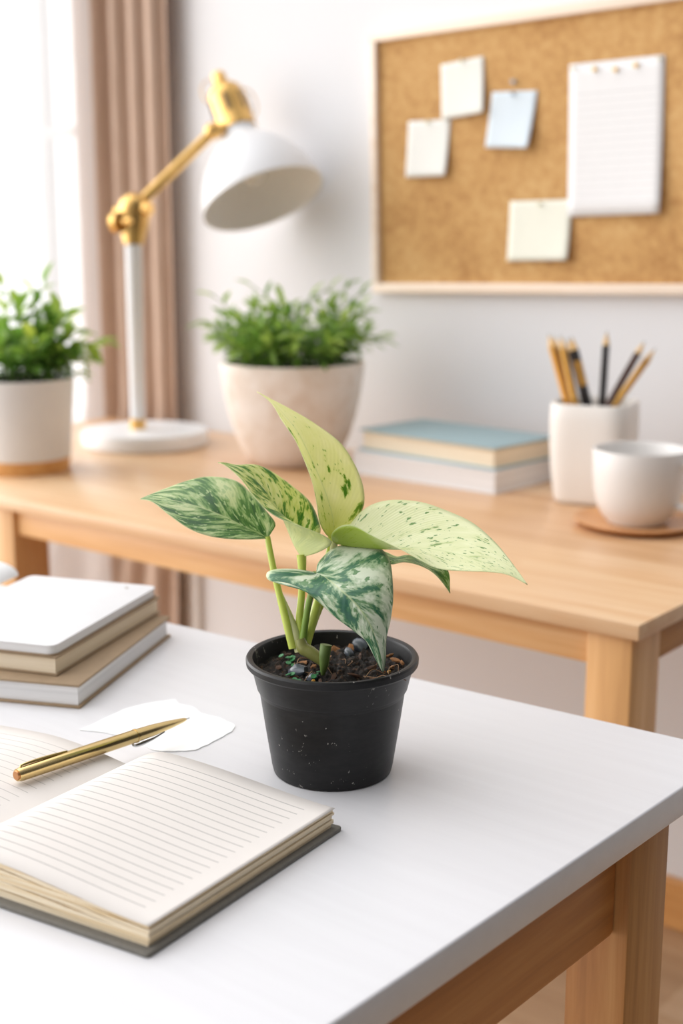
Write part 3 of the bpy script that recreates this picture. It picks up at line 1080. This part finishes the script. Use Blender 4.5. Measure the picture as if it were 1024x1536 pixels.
c0 = V((-0.8560, 0.6785)); E1 = V((-0.36, 0.933)).normalized(); E2 = V((-0.933, -0.36)).normalized()
z0, z1 = TZ + 0.0380, TZ + 0.0473
t = thing('notebook', 'white soft covered notebook on top of the white table stack', 'notebook', (c0.x - 0.1, c0.y + 0.06, z0), g)
P4 = [c0, c0 + E1 * 0.200, c0 + E1 * 0.200 + E2 * 0.14, c0 + E2 * 0.14]
bm = bm_new(); prism(bm, rounded(P4, 0.009), z0, z0 + 0.0011); obj('back_cover', bm, M['kraft'], t, angle=30)
ins = [p + (V((c0 + E1 * 0.1 + E2 * 0.07)) - p).normalized() * 0.0015 for p in rounded(P4, 0.009)]
bm = bm_new(); prism(bm, ins, z0 + 0.0011, z1 - 0.0011); obj('pages', bm, M['white_layers'], t, angle=30)
bm = bm_new(); prism(bm, rounded(P4, 0.009), z1 - 0.0011, z1, bev=0.0004); obj('front_cover', bm, M['white_cover'], t, angle=30)
bm = bm_new(); q_ = on_z(190, 882, z1 + 0.0002)
lathe(bm, [(0, 0), (0.0016, 0), (0.0014, 0.0004), (0, 0.0006)], 12, q_); obj('smudge', bm, M['kraft'], t)
# curling white sheet at the stack's far left
cs0 = on_z(18, 868, z1 + 0.0005)
sx = V((E2.x, E2.y, 0)); sy = V((E1.x, E1.y, 0))
def curl(u, v):
    a = u * pi * 0.62
    return cs0 + sx * (0.028 * (1 - cos(a)) + 0.0) + V((0, 0, 0.013 * sin(a) + 0.0002)) + sy * (-0.030 + 0.042 * v)
bm = bm_new(); grid(bm, curl, 16, 6)
o = solid(obj('loose_paper', bm, M['torn_paper'], loc=cs0), 0.0004)
tag(o, 'small white paper curling up on top of the notebook stack', 'sheet of paper')

# ------------------------------------------------------------------ open notebook
O = on_z(223.5, 1390, TZ + 0.0165).xy; EH = V((-0.0908, 0.9959)); EW = V((-0.989, -0.146))
HT, WD = 0.1815, 0.172
def page_h(w):                               # surface height over the table, w measured from the fore edge to the spine
    s = w / WD
    return 0.0165 + 0.0100 * (sin(min(s / 0.80, 1) * pi / 2) ** 1.6) - 0.0150 * max(0, (s - 0.80) / 0.20) ** 1.8
def left_h(w):                               # w from the spine outwards
    s = w / 0.20
    return 0.0090 + 0.0085 * sin(min(max(s, 0) / 0.38, 1) * pi / 2) - 0.0085 * max(0, (s - 0.38) / 0.62) ** 1.3
def nb(w, h, z): p = O + EW * w + EH * h; return V((p.x, p.y, TZ + z))

t = thing('open_notebook', 'open ruled notebook with a grey cover lying on the white table', 'notebook', (-0.66, 0.53, TZ))
CT = 0.0032
cov_r = [nb(-0.0030, -0.0050, 0), nb(-0.0030, HT + 0.0045, 0), nb(WD, HT + 0.0045, 0), nb(WD, -0.0050, 0)]
bm = bm_new(); prism(bm, rounded([p.xy for p in cov_r], 0.003, 4), 0 + TZ, TZ + CT, bev=0.0009); obj('cover', bm, M['grey_cover'], t, angle=30)
cov_l = [nb(WD + 0.0005, HT + 0.0045, 0), nb(WD + 0.20, HT + 0.0045, 0), nb(WD + 0.20, -0.0055, 0), nb(WD + 0.0005, -0.0055, 0)]
bm = bm_new(); prism(bm, [p.xy for p in cov_l], TZ, TZ + CT, bev=0.0006); obj('cover', bm, M['grey_cover'], t, angle=30)
# right page block: bundles of leaves fanned at the near edge
def block(fa, fb, inset, ripple, seed):
    bm = bm_new()
    nw, nh = 48, 6
    def zz(w, f, h):
        base = CT + (page_h(w) - CT) * f
        return base + ripple * sin(w * 60 + seed) * exp(-h * 60) * (1 if 0 < f < 0.98 else 0)
    def lay(f):
        return [[bm.verts.new(nb(inset + (WD - inset) * i / nw, inset * 0.6 + (HT - inset * 1.2) * j / nh, zz(inset + (WD - inset) * i / nw, f, HT * j / nh))) for j in range(nh + 1)] for i in range(nw + 1)]
    A, B = lay(fa), lay(fb)
    for i in range(nw):
        for j in range(nh):
            bm.faces.new((A[i][j], A[i][j + 1], A[i + 1][j + 1], A[i + 1][j]))
            bm.faces.new((B[i][j], B[i + 1][j], B[i + 1][j + 1], B[i][j + 1]))
    for i in range(nw):
        bm.faces.new((A[i][0], A[i + 1][0], B[i + 1][0], B[i][0]))
        bm.faces.new((A[i][nh], B[i][nh], B[i + 1][nh], A[i + 1][nh]))
    for j in range(nh):
        bm.faces.new((A[0][j], B[0][j], B[0][j + 1], A[0][j + 1]))
        bm.faces.new((A[nw][j], A[nw][j + 1], B[nw][j + 1], B[nw][j]))
    return bm
for i, (fa, fb, ins_) in enumerate(((0.0, 0.20, 0.0022), (0.235, 0.43, 0.0008), (0.47, 0.64, 0.0018), (0.685, 0.80, 0.0004), (0.835, 0.965, 0.0012))):
    obj('page_bundle', block(fa, fb, ins_, 0.0004, i * 1.7), M['page_layers'], t, angle=30)
M['ruled_r'] = mat_ruled('ruled_page', (0.715, 0.668, 0.63), (0.26, 0.25, 0.24), 20, 0.085, 0.90, 0.08, 0.925, 0.042, 0.85)
bm = bm_new(); grid(bm, lambda u, v: nb(WD * u, HT * v, page_h(WD * u) + 0.0002), 56, 12)
o = solid(obj('ruled_page', bm, M['ruled_r'], t), 0.0003)
# left page
M['ruled_l'] = mat_ruled('ruled_page_left', (0.715, 0.668, 0.63), (0.34, 0.32, 0.30), 20, 0.10, 0.92, 0.08, 0.925, 0.04, 0.7)
def lp(u, v): return nb(WD + 0.0008 + 0.196 * u, HT * v + 0.0, left_h(0.196 * u) + 0.0006)
bm = bm_new(); grid(bm, lp, 48, 12); solid(obj('ruled_page', bm, M['ruled_l'], t), 0.0003)
bm = bm_new()
nw = 40
A = [[bm.verts.new(nb(WD + 0.0008 + 0.195 * i / nw, h, CT + 0.0001)) for h in (0.0008, HT - 0.0008)] for i in range(nw + 1)]
B = [[bm.verts.new(nb(WD + 0.0008 + 0.195 * i / nw, h, left_h(0.195 * i / nw))) for h in (0.0008, HT - 0.0008)] for i in range(nw + 1)]
for i in range(nw):
    bm.faces.new((A[i][0], A[i][1], A[i + 1][1], A[i + 1][0]))
    bm.faces.new((B[i][0], B[i + 1][0], B[i + 1][1], B[i][1]))
    bm.faces.new((A[i][0], A[i + 1][0], B[i + 1][0], B[i][0]))
    bm.faces.new((A[i][1], B[i][1], B[i + 1][1], A[i + 1][1]))
bm.faces.new((A[0][0], B[0][0], B[0][1], A[0][1]))
bm.faces.new((A[nw][0], A[nw][1], B[nw][1], B[nw][0]))
obj('page_bundle', bm, M['page_layers'], t, angle=30)

# torn white paper under the pen
tp_px = [(120, 1096), (150, 1082), (185, 1065), (215, 1057), (238, 1053), (262, 1050), (268, 1057), (290, 1062), (302, 1071), (330, 1078), (352, 1089), (348, 1098), (330, 1108), (312, 1118), (293, 1126), (262, 1128), (240, 1128), (225, 1124), (195, 1108), (160, 1100)]
pp = [on_z(x, y, TZ) for x, y in tp_px]
rnd = random.Random(2)
fine = []
for i, p in enumerate(pp):
    q = pp[(i + 1) % len(pp)]
    for k in range(4):
        fine.append(p.lerp(q, k / 4) + V((rnd.uniform(-1, 1), rnd.uniform(-1, 1), 0)) * (0.0006 if k else 0))
fine = [p for p in fine if (V((p.x, p.y)) - (O + EW * (WD) + EH * (HT + 0.0065))).dot(EH) > 0.0005]
bm = bm_new(); prism(bm, [p.xy for p in fine], TZ + 0.0002, TZ + 0.0008)
o = obj('torn_paper', bm, M['torn_paper'], smooth=False, loc=sum(fine, V()) / len(fine))
tag(o, 'torn scrap of white paper lying under the pen tip', 'paper scrap')

# pen
pz0, pz1 = TZ + 0.0222, TZ + 0.0175
q0, q1 = on_z(25.5, 1163, pz0), on_z(284, 1077, pz1)
d = (q1 - q0).normalized(); L = (q1 - q0).length
t = thing('ballpoint_pen', 'gold ballpoint pen resting across the open notebook', 'pen', q0.lerp(q1, 0.3))
r = 0.0050
def along(s): return q0 + d * (L * s)
bm = bm_new(); lathe(bm, [(0, 0), (r * 0.86, 0), (r * 0.9, 0.001), (r, 0.004), (r * 1.02, L * 0.36), (r * 1.0, L * 0.655), (0, L * 0.655)], 32, q0, d); brl = obj('barrel', bm, M['gold'], t)
bm = bm_new(); lathe(bm, [(0, -0.0012), (r * 0.62, -0.0012), (r * 0.7, -0.0004), (r * 0.7, 0.0), (0, 0.0004)], 24, q0, d); obj('push_button', bm, M['copper'], t)
bm = bm_new(); lathe(bm, [(r * 0.7, L * 0.655), (r * 1.06, L * 0.655), (r * 1.06, L * 0.665), (r * 0.7, L * 0.665)], 32, q0, d); obj('ring', bm, M['gold'], t)
bm = bm_new(); lathe(bm, [(0, L * 0.665), (r * 0.98, L * 0.665), (r * 0.90, L * 0.76), (r * 0.66, L * 0.87), (r * 0.36, L * 0.955), (r * 0.22, L * 0.975), (0, L * 0.975)], 32, q0, d); obj('nose_cone', bm, M['gold'], t)
bm = bm_new(); lathe(bm, [(0, L * 0.974), (r * 0.16, L * 0.974), (r * 0.10, L), (0, L)], 12, q0, d); obj('writing_tip', bm, M['chrome'], t)
sup = (UP - d * UP.dot(d)).normalized()
sidv = d.cross(sup).normalized()
bm = bm_new(); cpt = [along(0.02) + sup * (r * 0.9), along(0.03) + sup * (r * 1.2), along(0.14) + sup * (r * 1.22), along(0.27) + sup * (r * 1.08)]
tube(bm, cpt, [0.0008, 0.0011, 0.0010, 0.0006], 8, 20); obj('clip', bm, M['gold'], t)
lowv = (-sup * 0.9 - FW * 0.35).normalized()
bm = bm_new(); cpt = [along(0.64) + lowv * (r * 0.9), along(0.66) + lowv * (r * 1.45), along(0.76) + lowv * (r * 1.3), along(0.84) + lowv * (r * 0.85)]
tube(bm, cpt, [0.0009, 0.0016, 0.0010, 0.0005], 8, 20); obj('clip', bm, M['chrome'], t)

# ------------------------------------------------------------------ pothos in the black nursery pot
PP = on_z(498.5, 1152, TZ)
t = thing('potted_pothos', 'variegated pothos with large pointed leaves in a black plastic pot', 'potted plant', PP)
RZ = 0.0875
pot = [(0, 0.002), (0.040, 0.002), (0.0415, 0.0), (0.0432, 0.0008), (0.0445, 0.006), (0.0490, 0.035), (0.0530, 0.0628), (0.0541, 0.0632), (0.0546, 0.0640), (0.0585, 0.0800), (0.0588, 0.0806), (0.0614, 0.0810), (0.0623, 0.0822), (0.0625, 0.0858), (0.0616, 0.0873), (0.0600, 0.0875), (0.0578, 0.0868), (0.0570, 0.0850), (0.0555, 0.068), (0.0525, 0.060), (0, 0.060)]
bm = bm_new(); lathe(bm, pot, 128, PP); obj('pot', bm, M['pot'], t, angle=24)
SZ = TZ + 0.0745
bm = bm_new()
def soil_z(x, y):
    p = V((x, y, 0.3))
    return 0.0035 * noise.noise(p * 55) + 0.0042 * noise.noise(p * 150) + 0.0024 * noise.noise(p * 400)
rows = []
NS, NR = 160, 64
ctr = bm.verts.new(PP + V((0, 0, SZ - TZ + 0.004)))
for i in range(1, NR + 1):
    rr = 0.0562 * i / NR
    rows.append([bm.verts.new(PP + V((rr * cos(2 * pi * j / NS), rr * sin(2 * pi * j / NS), SZ - TZ + 0.003 * (1 - (i / NR) ** 2) + (soil_z(PP.x + rr * cos(2 * pi * j / NS), PP.y + rr * sin(2 * pi * j / NS)) if i < NR else 0)))) for j in range(NS)])
for j in range(NS): bm.faces.new((ctr, rows[0][j], rows[0][(j + 1) % NS]))
for a, b in zip(rows, rows[1:]):
    for j in range(NS): bm.faces.new((a[j], b[j], b[(j + 1) % NS], a[(j + 1) % NS]))
obj('soil', bm, M['soil'], t, angle=80)


def lump(c, s, rot, seed, sub=2):
    b = bm_new()
    tmp = bmesh.new()
    bmesh.ops.create_icosphere(tmp, subdivisions=sub, radius=1)
    R_ = Matrix.Rotation(rot, 3, 'Z') @ Matrix.Rotation(seed * 0.7, 3, 'X') @ Matrix.Rotation(seed * 1.3 % 1.0 - 0.5, 3, 'Y')
    for v in tmp.verts:
        k = 1 + 0.35 * noise.noise(v.co * 1.3 + V((seed, 0, 0)))
        v.co = c + R_ @ V((v.co.x * s[0] * k, v.co.y * s[1] * k, v.co.z * s[2] * k))
    merge(b, tmp)
    return b


M['bark'] = plain('bark_chip', hexc('9A6A42'), 0.8, var=0.35, scale=150)
M['bark_dark'] = plain('dark_bark_chip', hexc('4A3020'), 0.8, var=0.35, scale=150)
M['pebble'] = plain('grey_pebble', hexc('4E545C'), 0.25, var=0.25, scale=120)
M['amber'] = plain('yellow_granule', hexc('C08A30'), 0.5)
M['clover'] = plain('small_green_leaf', hexc('2A7440'), 0.5, var=0.15)
M['root'] = plain('dry_root', hexc('8A6A4E'), 0.8, var=0.2)
def soilp(x, y, up=0.0): return on_z(x, y, SZ + 0.0025) + V((0, 0, up))
chips = [(455, 996, .0065, .0022, 'bark'), (470, 1003, .005, .002, 'bark'), (503, 978, .006, .0035, 'bark'), (497, 989, .004, .002, 'bark'), (585, 985, .005, .002, 'bark'), (593, 992, .006, .0022, 'bark'), (588, 1003, .004, .002, 'bark'), (526, 974, .0035, .003, 'bark'),
         (540, 986, .008, .002, 'bark_dark'), (556, 1005, .007, .002, 'bark_dark'), (430, 985, .006, .002, 'bark_dark'), (500, 1018, .007, .002, 'bark_dark'), (530, 1015, .006, .002, 'bark_dark'), (480, 1024, .005, .0018, 'bark_dark'), (520, 965, .005, .002, 'bark'), (418, 1004, .004, .002, 'bark_dark'), (560, 1022, .004, .002, 'bark'), (440, 1018, .006, .002, 'bark_dark'),
         (603, 996, .0035, .002, 'bark'), (575, 1012, .003, .0015, 'bark'), (447, 1008, .004, .002, 'bark'), (512, 1004, .004, .002, 'bark')]
for i, (x, y, a, b_, mk) in enumerate(chips):
    obj('bark_chip', lump(soilp(x, y, 0.001), (a * 0.8, b_ * 1.1, b_ * 0.7), i * 1.9, i * 0.83 + 0.2, 1), M[mk], t, angle=30)
for x, y, s in ((540, 971, .0075), (524, 982, .006), (446, 1010, .0085), (468, 1019, .005)):
    obj('pebble', lump(soilp(x, y, 0.001), (s, s * 0.75, s * 0.6), x, x * 0.01), M['pebble'], t)
for x, y in ((562, 1021), (470, 1024), (489, 1033), (583, 1010)):
    obj('fertilizer_granule', lump(soilp(x, y, 0.001), (.0017, .0017, .0016), 0, x * .1, 1), M['amber'], t)
bm = bm_new()
rnd = random.Random(5)
for cx, cy, n_ in ((430, 999, 9), (442, 1022, 4), (477, 1020, 3)):
    for k in range(n_):
        p = soilp(cx + rnd.uniform(-11, 11), cy + rnd.uniform(-8, 6), 0.002 + rnd.uniform(0, 0.002))
        lathe(bm, [(0, 0.0002), (0.0020, 0.0005), (0.0022, 0), (0, -0.0003)], 10, p, V((rnd.uniform(-.4, .4), rnd.uniform(-.6, .2), 1)).normalized())
obj('seedling', bm, M['clover'], t)
for k in range(14):
    x, y = rnd.uniform(440, 595), rnd.uniform(985, 1026)
    a = rnd.uniform(0, 2 * pi)
    p = soilp(x, y, 0.0015)
    dv = V((cos(a), sin(a), 0)) * rnd.uniform(0.005, 0.010)
    bm = bm_new(); tube(bm, [p - dv, p + V((0, 0, rnd.uniform(0.001, 0.005))) + dv.cross(V((0, 0, 0.3))), p + dv], 0.00035, 5, 10)
    obj('root_strand', bm, M['root'], t)

# leaves: rails (pixel x, pixel y, distance) for near edge, midrib, far edge
def leaf(Lr, Mr, Rr, m, name='leaf', pw=1.5, nu=48, nv=20, ease=1.0):
    L_, M_, R_ = [spline([at(*p) for p in q], nu + 1) for q in (Lr, Mr, Rr)]
    def fn(u, v):
        i = min(int(round(u * nu)), nu)
        s = v * 2 - 1
        l, c, r_ = L_[i], M_[i], R_[i]
        return c + (r_ - l) * (s / 2) + ((r_ + l) / 2 - c) * (abs(s) ** pw)
    bm = bm_new(); grid(bm, fn, nu, nv)
    bmesh.ops.remove_doubles(bm, verts=bm.verts, dist=1e-6)
    o = obj(name, bm, m, t, angle=80)
    solid(o, 0.00045)
    return o


LM_A = mat_leaf('leaf_dark_marbled', [(0.38, hexc('3C6636')), (0.47, hexc('588640')), (0.52, hexc('96B470')), (0.62, hexc('D4DCA8'))], 1.0, 1.1, 5.0, 0.60, hexc('B4C890'), 0.2)
LM_B = mat_leaf('leaf_half_marbled', [(0.40, hexc('3F7E26')), (0.45, hexc('6FA034')), (0.49, hexc('D2DA84')), (0.62, hexc('E6E8AC'))], 4.0, 1.2, 5.0, 0.60, hexc('6FA030'), 0.35, hexc('C6D244'), (hexc('E0E4A4'), 0.55, 0.85))
LM_C = mat_leaf('leaf_pale_yellow', [(0.34, hexc('6C9C2C')), (0.37, hexc('B4CA5C')), (0.395, hexc('F0F0B4')), (0.7, hexc('F8F6CA'))], 8.3, 2.0, 3.6, 0.69, hexc('8CB040'), 0.5, hexc('D4DA50'))
LM_D = mat_leaf('leaf_pale_speckled', [(0.30, hexc('5E8C40')), (0.34, hexc('B2C47A')), (0.39, hexc('E2E6B4')), (0.7, hexc('EEF0C8'))], 12.7, 1.8, 7.0, 0.63, hexc('6C9648'), 0.3, None, (hexc('A2B830'), 0.42, 0.9))
LM_E = mat_leaf('leaf_cream_and_dark', [(0.38, hexc('336650')), (0.455, hexc('4C7E58')), (0.49, hexc('A6BE96')), (0.56, hexc('E0E8D0'))], 17.0, 0.9, 3.0, 0.62, hexc('6F9666'), 0.15)
LM_F = mat_leaf('leaf_green_small', [(0.42, hexc('4A7E36')), (0.52, hexc('7FA850')), (0.60, hexc('C6D69A'))], 21.0, 1.4, 4.0, 0.64, hexc('C0D090'), 0.25)

# A: marbled leaf pointing left
leaf([(402, 807, .968), (396, 808, .965), (372, 809, .957), (340, 808, .952), (310, 803, .950), (282, 792, .952), (253, 772, .958), (229, 753, .966), (210, 748.5, .975)],
     [(402, 807, .968), (372, 793, .968), (340, 777, .968), (305, 763, .968), (265, 752, .970), (235, 748, .972), (210, 748.5, .975)],
     [(402, 807, .968), (408, 797, .970), (413, 785, .975), (398, 765, .985), (380, 744, .992), (355, 722, .996), (317, 715, .996), (285, 720, .992), (248, 733, .984), (225, 742, .978), (210, 748.5, .975)], LM_A)
# B: folded leaf pointing up left
leaf([(452, 836, .962), (476, 829, .950), (497, 816, .943), (490, 806, .941), (468, 796, .940), (434, 784, .942), (405, 769, .946), (382, 746, .951), (364, 722, .957), (348, 706, .963), (336, 697, .967), (327, 694, .970)],
     [(452, 836, .962), (441, 818, .968), (432, 797, .972), (420, 770, .974), (402, 742, .973), (380, 718, .971), (355, 702, .970), (327, 694, .970)],
     [(452, 836, .962), (468, 822, .972), (480, 800, .985), (478, 782, .992), (464, 752, .996), (434, 726, .995), (405, 706, .990), (382, 697, .984), (355, 697.5, .976), (338, 694, .972), (327, 694, .970)], LM_B, pw=1.35)
# C: upright pale leaf
leaf([(497, 809, .972), (487, 799, .964), (479, 782, .958), (475, 756, .957), (469, 726, .960), (457, 692, .966), (442, 659, .974), (423, 631, .984), (408, 606, .994), (392, 592, 1.0), (385, 587.5, 1.002)],
     [(497, 809, .972), (500, 785, .978), (492, 752, .980), (481, 722, .982), (466, 688, .984), (447, 650, .988), (424, 620, .993), (404, 600, .998), (385, 587.5, 1.002)],
     [(497, 809, .972), (515, 798, .976), (531, 784, .982), (542, 768, .986), (546.5, 750, .989), (543, 724, .992), (530, 693, .994), (509, 663, .996), (470, 634, .998), (434, 613, 1.0), (407, 599, 1.001), (385, 587.5, 1.002)], LM_C, pw=1.4)
# F: small leaf behind
leaf([(570, 833, .972), (585, 846, .962), (605, 843, .955), (626, 847, .952), (649, 858, .951), (664, 873, .951), (675, 890, .951)],
     [(570, 833, .972), (590, 840, .964), (612, 840, .960), (636, 849, .957), (657, 864, .954), (675, 890, .951)],
     [(570, 833, .972), (577, 828, .976), (595, 835, .974), (614, 833, .972), (642, 846, .966), (671, 855, .958), (675, 890, .951)], LM_F)
# D: big pale leaf to the right
leaf([(500, 815, .966), (497, 801, .956), (511, 789, .948), (530, 788, .942), (558, 803, .932), (599, 823, .920), (630, 840, .912), (658, 853, .906), (699, 856.5, .899), (730, 857.5, .894), (762, 862, .890), (791, 877, .886)],
     [(500, 815, .966), (530, 820, .958), (575, 823, .948), (620, 822, .938), (665, 827, .926), (710, 838, .912), (755, 855, .898), (791, 877, .886)],
     [(500, 815, .966), (514, 800, .972), (528, 783, .976), (540, 769, .978), (560, 756, .978), (589, 750, .975), (630, 753, .968), (667, 765, .958), (708, 784, .944), (742, 813, .924), (768, 845, .904), (791, 877, .886)], LM_D, pw=1.5)
# E: cream and dark green leaf hanging over the soil
leaf([(474, 859, .948), (458, 856, .948), (440, 853.5, .948), (418, 853.5, .948), (403, 857, .947), (399, 863, .945), (404, 871, .942), (428, 874, .936), (453, 884, .931), (478, 903, .928), (502, 925, .926), (524, 941, .926), (546, 957.5, .927), (560, 982, .929), (570.5, 1003, .931), (575, 1009, .932)],
     [(474, 859, .948), (490, 868, .936), (512, 886, .924), (534, 907, .918), (552, 932, .917), (565, 962, .921), (572, 988, .927), (575, 1009, .932)],
     [(474, 859, .948), (478, 843, .956), (499, 823, .962), (527, 815.5, .962), (558, 817.5, .956), (576, 827, .949), (585, 843, .943), (588.5, 870, .936), (589, 901, .931), (585, 932, .929), (579, 957, .929), (578, 988, .930), (575, 1009, .932)], LM_E, pw=1.7, nu=60)

# stalks
def mat_stalk(name, a, b_):
    return plain(name, a, 0.4, var=0.12, scale=60)
M['stalk'] = mat_stalk('yellow_green_stalk', hexc('BECA58'), 0)
M['stalk_g'] = mat_stalk('green_stalk', hexc('7C9A3C'), 0)
M['stalk_p'] = mat_stalk('pale_stalk', hexc('C8C890'), 0)
M['node'] = mat_stalk('brown_green_stem', hexc('8A8A4A'), 0)
M['stub'] = plain('cut_stem', hexc('5A6E34'), 0.5, var=0.2, scale=80)
bd = 0.9615
def stalk(pts, rad, m, name='leaf_stalk', seg=14):
    b = bm_new(); tube(b, [at(*p) for p in pts], rad, seg, 28); return obj(name, b, m, t)
stalk([(401, 805, .968), (404, 822, .967), (411, 858, .965), (421, 900, .963), (431, 938, .961), (440, 972, bd)], [.0021, .0024, .0025, .0030, .0034], M['stalk'])
stalk([(424, 893, .964), (434, 925, .963), (444, 955, .962), (448, 978, bd)], [.0006, .0026, .0038, .003], M['stalk_p'], 'sheath')
stalk([(452, 832, .962), (453, 858, .962), (452, 895, .963), (449, 930, .964), (451, 972, bd)], [.0036, .0026, .0026, .0028, .0030], M['stalk'])
stalk([(474, 858, .949), (468, 884, .951), (461, 915, .955), (456, 945, .958), (453, 974, bd)], [.0022, .0024, .0024, .0026, .0034], M['stalk_g'])
stalk([(498, 806, .972), (493, 835, .972), (482, 880, .971), (472, 920, .968), (462, 955, .964), (457, 975, bd)], [.0030, .0026, .0030, .0036, .0034], M['stalk'])
stalk([(502, 813, .966), (496, 840, .968), (480, 890, .970), (463, 935, .968), (456, 974, bd)], [.0026, .0022, .0022, .0024, .0028], M['stalk_p'])
stalk([(572, 832, .972), (545, 838, .976), (510, 868, .978), (482, 910, .974), (460, 968, bd)], [.0010, .0012, .0014, .0018, .0022], M['stalk'])
stalk([(450, 958, .958), (455, 972, .958), (466, 979, .957), (482, 991, .956), (488, 1000, .957)], [.0036, .0048, .0046, .0040, .0030], M['node'], 'main_stem')
stalk([(489, 967, .943), (487, 980, .9435), (486, 995, .945), (484, 1012, .948)], [.0042, .0040, .0032, .0014], M['stub'], 'cut_stub')

# ------------------------------------------------------------------ light: bright hazy sky from the window side, plus the window's daylight
w = bpy.data.worlds.new('sky')
S.world = w
w.use_nodes = True
wt = w.node_tree
bg = wt.nodes['Background']
tc = wt.nodes.new('ShaderNodeTexCoord')
dt = N(wt, 'ShaderNodeVectorMath', operation='DOT_PRODUCT')
dt.inputs[1].default_value = V((-0.92, -0.02, 0.32)).normalized()
wt.links.new(tc.outputs['Generated'], dt.inputs[0])
rp = ramp(wt, math(wt, 'ADD', math(wt, 'MULTIPLY', dt.outputs['Value'], 0.5), 0.5), [(0.20, (0.085, 0.084, 0.083)), (0.5, (0.40, 0.40, 0.41)), (0.80, (2.15, 2.15, 2.17))])
wt.links.new(rp, bg.inputs[0])
bg.inputs[1].default_value = 1.0
la = bpy.data.lights.new('window_daylight', 'AREA')
la.shape = 'RECTANGLE'
la.size, la.size_y = 2.8, 2.2
la.energy = 38
la.color = (1.0, 0.985, 0.96)
lo = bpy.data.objects.new('window_daylight', la)
C.objects.link(lo)
lo.location = (-4.1, 0.35, 1.85)
lo.rotation_euler = (V((-0.75, 1.0, 0.8)) - V(lo.location)).to_track_quat('-Z', 'Y').to_euler()

S.view_settings.view_transform = 'Standard'
S.view_settings.look = 'None'
S.view_settings.gamma = 1
S.view_settings.use_curve_mapping = False
S.view_settings.exposure = 0.38
S.cycles.use_denoising = True
S.cycles.max_bounces = 10
S.cycles.transparent_max_bounces = 12
S.cycles.sample_clamp_indirect = 6
